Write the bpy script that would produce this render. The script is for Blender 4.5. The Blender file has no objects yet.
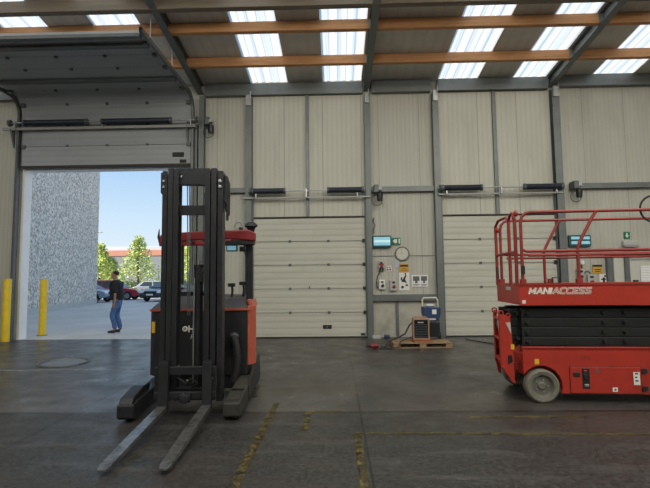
import bpy, math, random
from mathutils import Vector, Matrix
random.seed(7)
S = bpy.context.scene
COL = S.collection
rad = math.radians

# ------------------------------------------------------------------ camera, sky, sun, fill lights, exposure
cam_d = bpy.data.cameras.new('camera')
cam_d.sensor_width = 36.0
cam_d.lens = 451.0 / 650.0 * 36.0
cam_d.clip_end = 500
cam = bpy.data.objects.new('camera', cam_d)
COL.objects.link(cam)
cam.location = (0, -11.5, 1.47)
cam.rotation_euler = (Matrix.Rotation(rad(1.35), 3, 'Z') @ Matrix.Rotation(rad(90 + 4.42), 3, 'X') @ Matrix.Rotation(rad(-0.62), 3, 'Z')).to_euler()
S.camera = cam

S.view_settings.view_transform = 'Standard'
S.view_settings.look = 'None'
S.view_settings.gamma = 1.0
S.view_settings.use_curve_mapping = False
S.view_settings.exposure = 0.0
S.cycles.use_denoising = True
S.cycles.max_bounces = 10
S.cycles.diffuse_bounces = 5
S.cycles.sample_clamp_indirect = 6.0

world = bpy.data.worlds.new('sky')
S.world = world
world.use_nodes = True
wn = world.node_tree.nodes
wl = world.node_tree.links
wn.clear()
w_out = wn.new('ShaderNodeOutputWorld')
w_bg = wn.new('ShaderNodeBackground')
w_tc = wn.new('ShaderNodeTexCoord')
w_sep = wn.new('ShaderNodeSeparateXYZ')
w_ramp = wn.new('ShaderNodeValToRGB')
wl.new(w_tc.outputs['Generated'], w_sep.inputs[0])
wl.new(w_sep.outputs['Z'], w_ramp.inputs[0])
wl.new(w_ramp.outputs[0], w_bg.inputs[0])
wl.new(w_bg.outputs[0], w_out.inputs[0])
cr = w_ramp.color_ramp
cr.elements[0].position = 0.0
cr.elements[0].color = (0.88, 0.93, 0.97, 1)
cr.elements[1].position = 0.12
cr.elements[1].color = (0.64, 0.82, 0.98, 1)
e = cr.elements.new(0.26)
e.color = (0.38, 0.62, 0.94, 1)
e = cr.elements.new(1.0)
e.color = (0.42, 0.57, 0.82, 1)
w_bg.inputs[1].default_value = 1.0

sun_d = bpy.data.lights.new('sun', 'SUN')
sun_d.energy = 6.0
sun_d.color = (1.0, 0.93, 0.80)
sun_d.angle = rad(0.6)
sun = bpy.data.objects.new('sun', sun_d)
COL.objects.link(sun)
# light travels towards +X (from the left), +Y (from behind) and down
sun.rotation_euler = Vector((0.62, 0.55, -0.62)).to_track_quat('-Z', 'Y').to_euler()
sun.location = (-30, -30, 30)

FILL_W = 150.0  # added area lights under the roof, out of view, to brighten the hall
for ix, lx in enumerate((-7.5, -1.2, 5.0, 11.0)):
    for iy, ly in enumerate((-6.0, -11.0, -16.5)):
        ld = bpy.data.lights.new('hall_fill', 'AREA')
        ld.shape = 'RECTANGLE'
        ld.size = 1.2
        ld.size_y = 2.4
        ld.energy = FILL_W * (0.45 if iy == 0 else 1.0) * (0.35, 0.75, 1.35, 1.05)[ix]
        ld.color = (1.0, 0.95, 0.82)
        lo = bpy.data.objects.new('hall_fill', ld)
        COL.objects.link(lo)
        lo.location = (lx, ly, 6.55 - 0.13 * ly - 0.25)
        lo.rotation_euler = (rad(12 if iy else 0), 0, 0)
        if iy and ix < 3:      # added upward fill lights, out of view, to brighten the roof underside
            ud = bpy.data.lights.new('roof_fill', 'AREA')
            ud.shape = 'RECTANGLE'
            ud.size = 1.2
            ud.size_y = 2.4
            ud.energy = 75.0
            ud.color = (1.0, 0.95, 0.84)
            uo = bpy.data.objects.new('roof_fill', ud)
            COL.objects.link(uo)
            uo.location = (lx, ly, 6.0)
            uo.rotation_euler = (rad(180 - 50), 0, 0)


# ------------------------------------------------------------------ materials
MATS = {}


def mat(name, col, rough=0.6, metal=0.0, var=0.0, scale=8.0, bump=0.0, dirt=None, dirt_amt=0.5, emit=0.0, spec=0.5, trans=None, stretch=None, coat=0.0):
    if name in MATS:
        return MATS[name]
    m = bpy.data.materials.new(name)
    m.use_nodes = True
    nt = m.node_tree
    n, l = nt.nodes, nt.links
    b = n['Principled BSDF']
    b.inputs['Base Color'].default_value = (*col, 1)
    b.inputs['Roughness'].default_value = rough
    b.inputs['Metallic'].default_value = metal
    b.inputs['Specular IOR Level'].default_value = spec
    b.inputs['Coat Weight'].default_value = coat
    if emit:
        b.inputs['Emission Color'].default_value = (*col, 1)
        b.inputs['Emission Strength'].default_value = emit
    if trans is not None:
        b.inputs['Transmission Weight'].default_value = trans
    if var or bump or dirt:
        tc = n.new('ShaderNodeTexCoord')
        mp = n.new('ShaderNodeMapping')
        l.new(tc.outputs['Object'], mp.inputs[0])
        mp.inputs['Scale'].default_value = stretch or (1, 1, 1)
        nz = n.new('ShaderNodeTexNoise')
        nz.inputs['Scale'].default_value = scale
        nz.inputs['Detail'].default_value = 6
        nz.inputs['Roughness'].default_value = 0.6
        l.new(mp.outputs[0], nz.inputs[0])
        cur = None
        if var:
            r = n.new('ShaderNodeValToRGB')
            r.color_ramp.elements[0].position = 0.3
            r.color_ramp.elements[1].position = 0.7
            r.color_ramp.elements[0].color = (*[c * (1 - var) for c in col], 1)
            r.color_ramp.elements[1].color = (*[min(1, c * (1 + var)) for c in col], 1)
            l.new(nz.outputs[0], r.inputs[0])
            cur = r.outputs[0]
        if dirt:
            nz2 = n.new('ShaderNodeTexNoise')
            nz2.inputs['Scale'].default_value = scale * 0.45
            nz2.inputs['Detail'].default_value = 8
            nz2.inputs['Roughness'].default_value = 0.7
            l.new(mp.outputs[0], nz2.inputs[0])
            r2 = n.new('ShaderNodeValToRGB')
            r2.color_ramp.elements[0].position = 0.5
            r2.color_ramp.elements[1].position = 0.68
            r2.color_ramp.elements[0].color = (0, 0, 0, 1)
            r2.color_ramp.elements[1].color = (dirt_amt, dirt_amt, dirt_amt, 1)
            l.new(nz2.outputs[0], r2.inputs[0])
            mx = n.new('ShaderNodeMixRGB')
            mx.inputs[1].default_value = (*col, 1)
            mx.inputs[2].default_value = (*dirt, 1)
            l.new(r2.outputs[0], mx.inputs[0])
            if cur:
                l.new(cur, mx.inputs[1])
            cur = mx.outputs[0]
        if cur:
            l.new(cur, b.inputs['Base Color'])
        if bump:
            bp = n.new('ShaderNodeBump')
            bp.inputs['Strength'].default_value = bump
            bp.inputs['Distance'].default_value = 0.02
            l.new(nz.outputs[0], bp.inputs['Height'])
            l.new(bp.outputs[0], b.inputs['Normal'])
    MATS[name] = m
    return m


def nodes_of(m):
    return m.node_tree.nodes, m.node_tree.links, m.node_tree.nodes['Principled BSDF']


def math_node(n, l, op, a, b=None):
    x = n.new('ShaderNodeMath')
    x.operation = op
    for i, v in enumerate((a, b)):
        if v is None:
            continue
        if isinstance(v, (int, float)):
            x.inputs[i].default_value = v
        else:
            l.new(v, x.inputs[i])
    return x.outputs[0]


def ribbed(name, col, pitch, axis='X', depth=0.25, groove=0.18, joint=None, var=0.06, rough=0.55, groove_dark=0.0):
    """sheet metal cladding: narrow pressed grooves every `pitch` metres along `axis`, panel joints every `joint` metres"""
    m = mat(name, col, rough, var=var, scale=1.3, dirt=tuple(c * 0.62 for c in col), dirt_amt=0.35, stretch=(2.2, 2.2, 0.5) if axis == 'X' else (0.6, 1, 2.0))
    n, l, b = nodes_of(m)
    tc = n.new('ShaderNodeTexCoord')
    sp = n.new('ShaderNodeSeparateXYZ')
    l.new(tc.outputs['Object'], sp.inputs[0])
    c = sp.outputs[axis]
    f = math_node(n, l, 'FRACT', math_node(n, l, 'DIVIDE', c, pitch))
    g = math_node(n, l, 'SMOOTH_MIN', math_node(n, l, 'ABSOLUTE', math_node(n, l, 'SUBTRACT', f, 0.5)), groove)
    h = math_node(n, l, 'DIVIDE', g, groove)
    bp = n.new('ShaderNodeBump')
    bp.inputs['Strength'].default_value = depth
    bp.inputs['Distance'].default_value = 0.012
    l.new(h, bp.inputs['Height'])
    l.new(bp.outputs[0], b.inputs['Normal'])
    src = b.inputs['Base Color'].links[0].from_socket
    if joint:
        fj = math_node(n, l, 'FRACT', math_node(n, l, 'DIVIDE', math_node(n, l, 'ADD', c, 50.31), joint))
        jm = math_node(n, l, 'LESS_THAN', fj, 0.014)
        mx = n.new('ShaderNodeMixRGB')
        l.new(math_node(n, l, 'MULTIPLY', jm, 0.6), mx.inputs[0])
        l.new(src, mx.inputs[1])
        mx.inputs[2].default_value = (*[k * 0.3 for k in col], 1)
        src = mx.outputs[0]
        l.new(src, b.inputs['Base Color'])
    if groove_dark:
        mx = n.new('ShaderNodeMixRGB')
        gd = math_node(n, l, 'MULTIPLY', math_node(n, l, 'SUBTRACT', 1.0, h), groove_dark)
        l.new(gd, mx.inputs[0])
        l.new(src, mx.inputs[1])
        mx.inputs[2].default_value = (*[k * 0.45 for k in col], 1)
        l.new(mx.outputs[0], b.inputs['Base Color'])
    return m


M_WALL = ribbed('cream ribbed cladding', (0.505, 0.495, 0.43), 0.105, 'X', 0.25, 0.12, joint=1.05, groove_dark=0.12)
M_INFILL = ribbed('pale ribbed infill sheet', (0.56, 0.548, 0.47), 0.125, 'X', 0.25, 0.12, joint=1.0, groove_dark=0.12)
M_PLINTH = mat('dirty pale plinth', (0.46, 0.44, 0.38), 0.75, var=0.08, scale=3, dirt=(0.2, 0.18, 0.14), dirt_amt=0.5)
M_DOOR = ribbed('cream door section', (0.55, 0.54, 0.465), 0.155, 'Z', 0.25, 0.08, var=0.05, groove_dark=0.12)
M_DOORGREY = ribbed('grey door section', (0.36, 0.38, 0.40), 0.155, 'Z', 0.2, 0.08, var=0.06, groove_dark=0.12)
M_ROOF = ribbed('grey roof sheet underside', (0.72, 0.70, 0.64), 0.24, 'X', 0.2, 0.10, var=0.05, groove_dark=0.08)
M_STEEL = mat('grey painted steel', (0.165, 0.180, 0.177), 0.45, 0.35, var=0.12, scale=3)
M_STEELD = mat('dark grey steel', (0.13, 0.14, 0.145), 0.5, 0.4, var=0.15, scale=4)
M_GALV = mat('galvanised steel', (0.46, 0.48, 0.48), 0.35, 0.8, var=0.15, scale=9)
M_WOOD = mat('orange timber', (0.55, 0.27, 0.11), 0.6, var=0.22, scale=2.5, stretch=(0.6, 6, 6))
M_BEAMSHADE = mat('shade-toned beam', (0.20, 0.165, 0.125), 0.7, var=0.2, scale=2.0, stretch=(0.5, 6, 6))  # purlin timber darkened: the shade on its underside is in the colour
M_WHITE = mat('white trim', (0.88, 0.88, 0.87), 0.5, var=0.05, scale=2)
M_BLACK = mat('black rubber', (0.015, 0.015, 0.016), 0.6)
M_BLACKP = mat('black paint', (0.020, 0.021, 0.024), 0.38, var=0.3, scale=5)
M_MAST = mat('mast steel', (0.030, 0.031, 0.036), 0.35, 0.3, var=0.25, scale=6)
M_ORANGE = mat('orange red paint', (0.46, 0.105, 0.065), 0.38, var=0.08, scale=4, dirt=(0.14, 0.03, 0.02), dirt_amt=0.4)
M_REDG = mat('dull red paint', (0.22, 0.02, 0.024), 0.4, var=0.1, scale=4)
M_RED = mat('scissor lift red', (0.43, 0.034, 0.020), 0.42, var=0.08, scale=3, dirt=(0.16, 0.02, 0.014), dirt_amt=0.35)
M_REDD = mat('scratched red', (0.33, 0.030, 0.02), 0.5, var=0.12, scale=10, dirt=(0.09, 0.02, 0.015), dirt_amt=0.6)
M_SCIS = mat('black scissor steel', (0.011, 0.014, 0.013), 0.5, 0.0, var=0.2, scale=5)
M_FORK = mat('worn fork steel', (0.36, 0.36, 0.35), 0.34, 0.9, var=0.35, scale=14, dirt=(0.06, 0.05, 0.04), dirt_amt=0.7)
M_OLIVE = mat('dusty black leg', (0.034, 0.033, 0.027), 0.6, var=0.35, scale=12, dirt=(0.085, 0.08, 0.058), dirt_amt=0.5)
M_TYRE = mat('pale dusty tyre', (0.17, 0.16, 0.13), 0.85, var=0.15, scale=14)
M_RIM = mat('grey rim', (0.20, 0.19, 0.16), 0.6, 0.3, var=0.2, scale=10)
M_YELLOW = mat('yellow bollard paint', (0.85, 0.59, 0.02), 0.45, var=0.08, scale=5, dirt=(0.35, 0.22, 0.03), dirt_amt=0.4)
M_STK = mat('yellow sticker', (0.75, 0.45, 0.03), 0.5)
M_PAPER = mat('white paper', (0.78, 0.77, 0.74), 0.7)
M_SPRING = mat('blue black spring', (0.035, 0.042, 0.06), 0.45, 0.5, var=0.2, scale=20)
M_SEAL = mat('dark brown seal', (0.035, 0.026, 0.02), 0.6)
M_CYANL = mat('lit cyan lens', (0.28, 0.58, 0.70), 0.3, emit=0.35)
M_TEAL = mat('dark teal housing', (0.03, 0.10, 0.11), 0.4)
M_GREEN = mat('sign green', (0.01, 0.19, 0.075), 0.5)
M_PWOOD = mat('pallet wood', (0.29, 0.20, 0.115), 0.8, var=0.25, scale=5, stretch=(1, 5, 5))
M_BLUE = mat('blue casing', (0.022, 0.05, 0.13), 0.45, var=0.1, scale=6)
M_PINK = mat('pale orange casing', (0.38, 0.23, 0.155), 0.5, var=0.08, scale=6)
M_ORBOX = mat('orange plastic', (0.36, 0.095, 0.03), 0.5)
M_DGLASS = mat('dark glass', (0.012, 0.016, 0.02), 0.08)
M_CHROME = mat('bright metal', (0.75, 0.75, 0.75), 0.2, 1.0)
M_GREYP = mat('light grey plastic', (0.48, 0.48, 0.46), 0.5)
M_TEXTW = mat('white lettering', (0.80, 0.76, 0.68), 0.5)


def skylight_material():
    m = bpy.data.materials.new('translucent roof sheet')
    m.use_nodes = True
    n, l = m.node_tree.nodes, m.node_tree.links
    n.clear()
    o = n.new('ShaderNodeOutputMaterial')
    mix = n.new('ShaderNodeMixShader')
    mix.inputs[0].default_value = 0.85
    d = n.new('ShaderNodeBsdfDiffuse')
    t = n.new('ShaderNodeBsdfTranslucent')
    tc = n.new('ShaderNodeTexCoord')
    sp = n.new('ShaderNodeSeparateXYZ')
    l.new(tc.outputs['Object'], sp.inputs[0])
    f = math_node(n, l, 'FRACT', math_node(n, l, 'MULTIPLY', sp.outputs['X'], 3.0))
    nz = n.new('ShaderNodeTexNoise')
    nz.inputs['Scale'].default_value = 2.0
    mp = n.new('ShaderNodeMapping')
    mp.inputs['Scale'].default_value = (9, 0.3, 0.3)
    l.new(tc.outputs['Object'], mp.inputs[0])
    l.new(mp.outputs[0], nz.inputs[0])
    r = n.new('ShaderNodeValToRGB')
    for p, c in ((0.0, (0.86, 0.82, 0.72)), (0.22, (0.86, 0.84, 0.79)), (0.48, (0.60, 0.66, 0.71)), (0.72, (0.86, 0.86, 0.84))):
        e = r.color_ramp.elements.new(p)
        e.color = (*c, 1)
    r.color_ramp.elements.remove(r.color_ramp.elements[0])
    r.color_ramp.elements[-1].color = (0.86, 0.83, 0.74, 1)
    l.new(math_node(n, l, 'ADD', math_node(n, l, 'MULTIPLY', f, 0.8), math_node(n, l, 'MULTIPLY', nz.outputs[0], 0.2)), r.inputs[0])
    l.new(r.outputs[0], t.inputs[0])
    d.inputs[0].default_value = (0.8, 0.8, 0.76, 1)
    l.new(d.outputs[0], mix.inputs[1])
    l.new(t.outputs[0], mix.inputs[2])
    l.new(mix.outputs[0], o.inputs[0])
    return m


M_SKY = skylight_material()


def floor_material():
    m = mat('hall concrete', (0.1, 0.1, 0.1), 0.5, spec=0.5)
    n, l, b = nodes_of(m)
    tc = n.new('ShaderNodeTexCoord')
    sp = n.new('ShaderNodeSeparateXYZ')
    l.new(tc.outputs['Object'], sp.inputs[0])

    def noise(scale, detail=6, stretch=(1, 1, 1), rough=0.6):
        mp = n.new('ShaderNodeMapping')
        mp.inputs['Scale'].default_value = stretch
        l.new(tc.outputs['Object'], mp.inputs[0])
        z = n.new('ShaderNodeTexNoise')
        z.inputs['Scale'].default_value = scale
        z.inputs['Detail'].default_value = detail
        z.inputs['Roughness'].default_value = rough
        l.new(mp.outputs[0], z.inputs[0])
        return z.outputs[0]

    def ramp(v, stops):
        r = n.new('ShaderNodeValToRGB')
        while len(r.color_ramp.elements) < len(stops):
            r.color_ramp.elements.new(0.5)
        for e, (p, c) in zip(r.color_ramp.elements, stops):
            e.position = p
            e.color = (*c, 1) if isinstance(c, tuple) else (c, c, c, 1)
        l.new(v, r.inputs[0])
        return r.outputs[0]

    def mix(f, a, c, kind='MIX'):
        x = n.new('ShaderNodeMixRGB')
        x.blend_type = kind
        for i, v in enumerate((f, a, c)):
            if isinstance(v, (int, float)):
                x.inputs[i].default_value = v
            elif isinstance(v, tuple):
                x.inputs[i].default_value = (*v, 1)
            else:
                l.new(v, x.inputs[i])
        return x.outputs[0]
    smooth = ramp(noise(0.9, 8), [(0.3, (0.034, 0.032, 0.030)), (0.7, (0.078, 0.073, 0.069))])
    rough_ = ramp(noise(26, 8, rough=0.8), [(0.42, (0.007, 0.007, 0.007)), (0.60, (0.062, 0.060, 0.056))])
    near = ramp(math_node(n, l, 'MULTIPLY', math_node(n, l, 'ADD', sp.outputs['Y'], 6.38), -40.0), [(0.0, 0.0), (1.0, 1.0)])
    c = mix(near, smooth, rough_)
    # dusty streaks and scuffs of wheels running in and out of the door
    streak = ramp(noise(1.6, 8, (0.55, 2.6, 1), 0.7), [(0.52, 0.0), (0.72, 0.5)])
    c = mix(streak, c, (0.12, 0.115, 0.108))
    # rust coloured patch before the closed doors
    rust = ramp(noise(0.8, 5, (0.35, 0.8, 1)), [(0.48, 0.0), (0.62, 0.5)])
    c = mix(rust, c, (0.055, 0.041, 0.034))
    # dark oil spots
    oil = ramp(noise(1.9, 3), [(0.66, 0.0), (0.74, 0.75)])
    c = mix(oil, c, (0.022, 0.021, 0.02))

    def line(coord, at, width, jitter=0.03):
        j = math_node(n, l, 'MULTIPLY', math_node(n, l, 'SUBTRACT', noise(3.0, 5), 0.5), jitter)
        d = math_node(n, l, 'ABSOLUTE', math_node(n, l, 'ADD', math_node(n, l, 'SUBTRACT', coord, at), j))
        return math_node(n, l, 'LESS_THAN', d, width)
    for coord, at, w in ((sp.outputs['Y'], -6.38, 0.026), (sp.outputs['X'], 0.25, 0.010), (sp.outputs['X'], -2.95, 0.012), (sp.outputs['Y'], 0.02, 0.02)):
        k = math_node(n, l, 'MULTIPLY', line(coord, at, w), 0.9)
        c = mix(k, c, (0.008, 0.008, 0.008))
    l.new(c, b.inputs['Base Color'])
    rg = ramp(noise(2.2, 7), [(0.3, 0.24), (0.7, 0.50)])
    l.new(mix(near, rg, ramp(noise(3.0, 7), [(0.3, 0.32), (0.7, 0.60)])), b.inputs['Roughness'])
    bp = n.new('ShaderNodeBump')
    bp.inputs['Strength'].default_value = 0.35
    bp.inputs['Distance'].default_value = 0.006
    l.new(mix(near, noise(9, 6), noise(46, 6, rough=0.8)), bp.inputs['Height'])
    l.new(bp.outputs[0], b.inputs['Normal'])
    return m


def worn_paint(name, col):
    m = mat(name, col, 0.6)
    n, l, b = nodes_of(m)
    tc = n.new('ShaderNodeTexCoord')
    nz = n.new('ShaderNodeTexNoise')
    nz.inputs['Scale'].default_value = 11
    nz.inputs['Detail'].default_value = 9
    nz.inputs['Roughness'].default_value = 0.75
    l.new(tc.outputs['Object'], nz.inputs[0])
    r = n.new('ShaderNodeValToRGB')
    r.color_ramp.elements[0].position = 0.40
    r.color_ramp.elements[0].color = (0, 0, 0, 1)
    r.color_ramp.elements[1].position = 0.68
    r.color_ramp.elements[1].color = (0.62, 0.62, 0.62, 1)
    l.new(nz.outputs[0], r.inputs[0])
    l.new(r.outputs[0], b.inputs['Alpha'])
    return m


def pebble_material():
    m = mat('pebble dash', (0.4, 0.4, 0.4), 0.9)
    n, l, b = nodes_of(m)
    tc = n.new('ShaderNodeTexCoord')
    v = n.new('ShaderNodeTexVoronoi')
    v.inputs['Scale'].default_value = 12.0
    l.new(tc.outputs['Object'], v.inputs[0])
    r = n.new('ShaderNodeValToRGB')
    r.color_ramp.elements[0].color = (0.36, 0.325, 0.28, 1)
    r.color_ramp.elements[1].color = (0.80, 0.73, 0.65, 1)
    r.color_ramp.elements[0].position = 0.15
    r.color_ramp.elements[1].position = 0.85
    sp = n.new('ShaderNodeSeparateColor')
    l.new(v.outputs['Color'], sp.inputs[0])
    l.new(sp.outputs[0], r.inputs[0])
    l.new(r.outputs[0], b.inputs['Base Color'])
    bp = n.new('ShaderNodeBump')
    bp.inputs['Strength'].default_value = 0.35
    bp.inputs['Distance'].default_value = 0.03
    l.new(v.outputs['Distance'], bp.inputs['Height'])
    l.new(bp.outputs[0], b.inputs['Normal'])
    return m


# ------------------------------------------------------------------ mesh helpers
class MB:
    move = None

    def __init__(s):
        s.v, s.f = [], []

    def add(s, vs, fs):
        o = len(s.v)
        s.v += [tuple(p) for p in vs]
        s.f += [tuple(i + o for i in f) for f in fs]
        return s

    def box(s, x0, x1, y0, y1, z0, z1):
        return s.add([(x, y, z) for z in (z0, z1) for y in (y0, y1) for x in (x0, x1)],
                     [(0, 2, 3, 1), (4, 5, 7, 6), (0, 1, 5, 4), (2, 6, 7, 3), (0, 4, 6, 2), (1, 3, 7, 5)])

    def bar(s, p, q, w, h, up=(0, 0, 1)):
        """square bar from p to q, w wide and h high"""
        p, q, up = Vector(p), Vector(q), Vector(up)
        d = (q - p).normalized()
        sx = d.cross(up)
        if sx.length < 1e-4:
            sx = d.cross(Vector((1, 0, 0)))
        sx.normalize()
        uz = sx.cross(d).normalized()
        vs = []
        for c in (p, q):
            for a, b in ((-1, -1), (1, -1), (1, 1), (-1, 1)):
                vs.append(c + sx * a * w / 2 + uz * b * h / 2)
        return s.add(vs, [(0, 1, 2, 3), (7, 6, 5, 4), (0, 4, 5, 1), (1, 5, 6, 2), (2, 6, 7, 3), (3, 7, 4, 0)])

    def tube(s, pts, r, n=10):
        pts = [Vector(p) for p in pts]
        rs = r if isinstance(r, (list, tuple)) else [r] * len(pts)
        vs, fs = [], []
        prev = None
        for i, p in enumerate(pts):
            a = pts[max(i - 1, 0)]
            b = pts[min(i + 1, len(pts) - 1)]
            t = (b - a).normalized()
            if prev is None:
                u = t.cross(Vector((0, 0, 1)))
                if u.length < 1e-3:
                    u = t.cross(Vector((1, 0, 0)))
            else:
                u = prev - t * prev.dot(t)
            u.normalize()
            prev = u
            w = t.cross(u)
            for k in range(n):
                an = 2 * math.pi * k / n
                vs.append(p + (u * math.cos(an) + w * math.sin(an)) * rs[i])
        for i in range(len(pts) - 1):
            for k in range(n):
                fs.append((i * n + k, i * n + (k + 1) % n, (i + 1) * n + (k + 1) % n, (i + 1) * n + k))
        fs.append(tuple(range(n))[::-1])
        fs.append(tuple((len(pts) - 1) * n + k for k in range(n)))
        return s.add(vs, fs)

    def prism(s, poly, axis, d0, d1):
        """poly of 2-D points extruded along an axis: 'x' takes (y,z), 'y' takes (x,z), 'z' takes (x,y)"""
        def P(a, b, d):
            return {'x': (d, a, b), 'y': (a, d, b), 'z': (a, b, d)}[axis]
        n = len(poly)
        vs = [P(a, b, d0) for a, b in poly] + [P(a, b, d1) for a, b in poly]
        fs = [tuple(range(n))[::-1], tuple(range(n, 2 * n))]
        fs += [(i, (i + 1) % n, n + (i + 1) % n, n + i) for i in range(n)]
        return s.add(vs, fs)

    def lathe(s, prof, c, axis='z', n=28, cap=True):
        """prof: (radius, height) pairs turned about an axis through c"""
        vs, fs = [], []
        c = Vector(c)
        for r, h in prof:
            for k in range(n):
                a = 2 * math.pi * k / n
                u, w = r * math.cos(a), r * math.sin(a)
                vs.append(c + Vector({'z': (u, w, h), 'y': (u, h, w), 'x': (h, u, w)}[axis]))
        for i in range(len(prof) - 1):
            for k in range(n):
                fs.append((i * n + k, i * n + (k + 1) % n, (i + 1) * n + (k + 1) % n, (i + 1) * n + k))
        if cap and prof[0][0] > 1e-6:
            fs.append(tuple(range(n))[::-1])
        if cap and prof[-1][0] > 1e-6:
            fs.append(tuple((len(prof) - 1) * n + k for k in range(n)))
        return s.add(vs, fs)

    def ball(s, c, rx, ry, rz, n=14, m=9):
        prof = []
        vs, fs = [], []
        for j in range(m + 1):
            t = math.pi * j / m
            for k in range(n):
                a = 2 * math.pi * k / n
                vs.append((c[0] + rx * math.sin(t) * math.cos(a), c[1] + ry * math.sin(t) * math.sin(a), c[2] + rz * math.cos(t)))
        for j in range(m):
            for k in range(n):
                fs.append((j * n + k, j * n + (k + 1) % n, (j + 1) * n + (k + 1) % n, (j + 1) * n + k))
        return s.add(vs, fs)

    def torus(s, c, R, r, axis='y', n=24, k=8):
        c = Vector(c)
        vs, fs = [], []
        for i in range(n):
            a = 2 * math.pi * i / n
            for j in range(k):
                b = 2 * math.pi * j / k
                u, w, h = (R + r * math.cos(b)) * math.cos(a), (R + r * math.cos(b)) * math.sin(a), r * math.sin(b)
                vs.append(c + Vector({'z': (u, w, h), 'y': (u, h, w), 'x': (h, u, w)}[axis]))
        for i in range(n):
            for j in range(k):
                fs.append((i * k + j, ((i + 1) % n) * k + j, ((i + 1) % n) * k + (j + 1) % k, i * k + (j + 1) % k))
        return s.add(vs, fs)

    def build(s, name, m, parent=None, bevel=0.0, smooth=False, loc=None):
        me = bpy.data.meshes.new(name)
        if MB.move is not None:
            s.v = [tuple(MB.move @ Vector(p)) for p in s.v]
        vs = s.v if loc is None else [tuple(a - b for a, b in zip(p, loc)) for p in s.v]
        me.from_pydata(vs, [], s.f)
        me.update()
        import bmesh
        bm = bmesh.new()
        bm.from_mesh(me)
        bmesh.ops.remove_doubles(bm, verts=bm.verts, dist=1e-6)
        bmesh.ops.recalc_face_normals(bm, faces=bm.faces)
        bm.to_mesh(me)
        bm.free()
        me.materials.append(m)
        o = bpy.data.objects.new(name, me)
        COL.objects.link(o)
        if loc is not None:
            o.location = loc
        if parent is not None:
            o.parent = parent
        if smooth:
            for p in me.polygons:
                p.use_smooth = True
            md = o.modifiers.new('edges', 'EDGE_SPLIT')
            md.split_angle = rad(40)
        if bevel:
            b = o.modifiers.new('bevel', 'BEVEL')
            b.width = bevel
            b.segments = 2
            b.limit_method = 'ANGLE'
            b.angle_limit = rad(40)
        return o


def tag(o, label, cat, group=None, kind=None):
    o['label'] = label
    o['category'] = cat
    if group:
        o['group'] = group
    if kind:
        o['kind'] = kind
    return o


def empty(name, loc, rz=0.0, label=None, cat=None, group=None, kind=None):
    o = bpy.data.objects.new(name, None)
    COL.objects.link(o)
    o.location = loc
    o.rotation_euler = (0, 0, rz)
    if label:
        tag(o, label, cat, group, kind)
    return o


def copy_tree(o, parent=None):
    c = o.copy()
    COL.objects.link(c)
    if parent is not None:
        c.parent = parent
    for ch in list(o.children):
        copy_tree(ch, c)
    return c


def text(name, body, m, parent, loc, rot, size, extrude=0.002, shear=0.0, offset=0.0, outline=False, spacing=1.0, scale=(1, 1, 1)):
    c = bpy.data.curves.new(name, 'FONT')
    c.body = body
    c.size = size
    c.shear = shear
    c.space_character = spacing
    c.offset = offset
    if outline:
        c.fill_mode = 'NONE'
        c.bevel_depth = outline
        c.bevel_resolution = 1
    else:
        c.extrude = extrude
    tmp = bpy.data.objects.new(name, c)
    COL.objects.link(tmp)
    bpy.context.view_layer.update()
    me = bpy.data.meshes.new_from_object(tmp.evaluated_get(bpy.context.evaluated_depsgraph_get()))
    bpy.data.objects.remove(tmp)
    bpy.data.curves.remove(c)
    me.name = name
    me.materials.clear()
    me.materials.append(m)
    o = bpy.data.objects.new(name, me)
    COL.objects.link(o)
    o.parent = parent
    o.location = loc
    o.rotation_euler = rot
    o.scale = scale
    return o


def struct(o, label=None, cat=None, group=None):
    o['kind'] = 'structure'
    if label:
        tag(o, label, cat, group)
    return o


# ------------------------------------------------------------------ setting: floor, walls, roof
SL = math.tan(rad(7.5))


def roofz(y, base=6.6):
    return base - SL * y


struct(MB().box(-14, 16, -24, 0.0, -0.2, 0.0).build('floor', floor_material()), 'dark worn concrete floor of the hall', 'floor')
struct(MB().box(-90, 40, 0.0, 120, -0.2, 0.0).build('yard_ground', mat('pale yard concrete', (0.56, 0.535, 0.50), 0.8, var=0.12, scale=0.5, dirt=(0.40, 0.385, 0.36), dirt_amt=0.5)), 'pale concrete yard beyond the open loading door', 'yard')

WT = 0.26   # wall thickness
w = MB()
w.box(-14, -8.2, 0, WT, 0, 6.75).box(-3.64, 16, 0, WT, 0, 6.75).box(-8.2, -3.64, 0, WT, 4.44, 6.75)
struct(w.build('wall_back', M_WALL), 'cream ribbed metal wall with the loading doors', 'wall')
struct(MB().box(-14.2, -14, -24, WT, 0, 10).build('wall_left', M_WALL), 'cream ribbed end wall of the hall, at the open door side', 'wall')
struct(MB().box(16, 16.2, -24, WT, 0, 10).build('wall_right', M_WALL), 'cream ribbed end wall of the hall, at the scissor lift side', 'wall')
struct(MB().box(-14, 16, -24.2, -24, 0, 10).build('wall_front', M_WALL), 'cream ribbed wall facing the loading doors', 'wall')
t = MB().box(-8.2, -8.14, -0.01, WT + 0.02, 0, 4.44).box(-8.2, -3.64, 0.02, WT + 0.02, 4.40, 4.44).box(-3.68, -3.64, 0.02, WT + 0.02, 0, 4.44)
struct(t.build('trim_1', M_WHITE), 'white lining round the open doorway', 'door lining')

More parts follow.
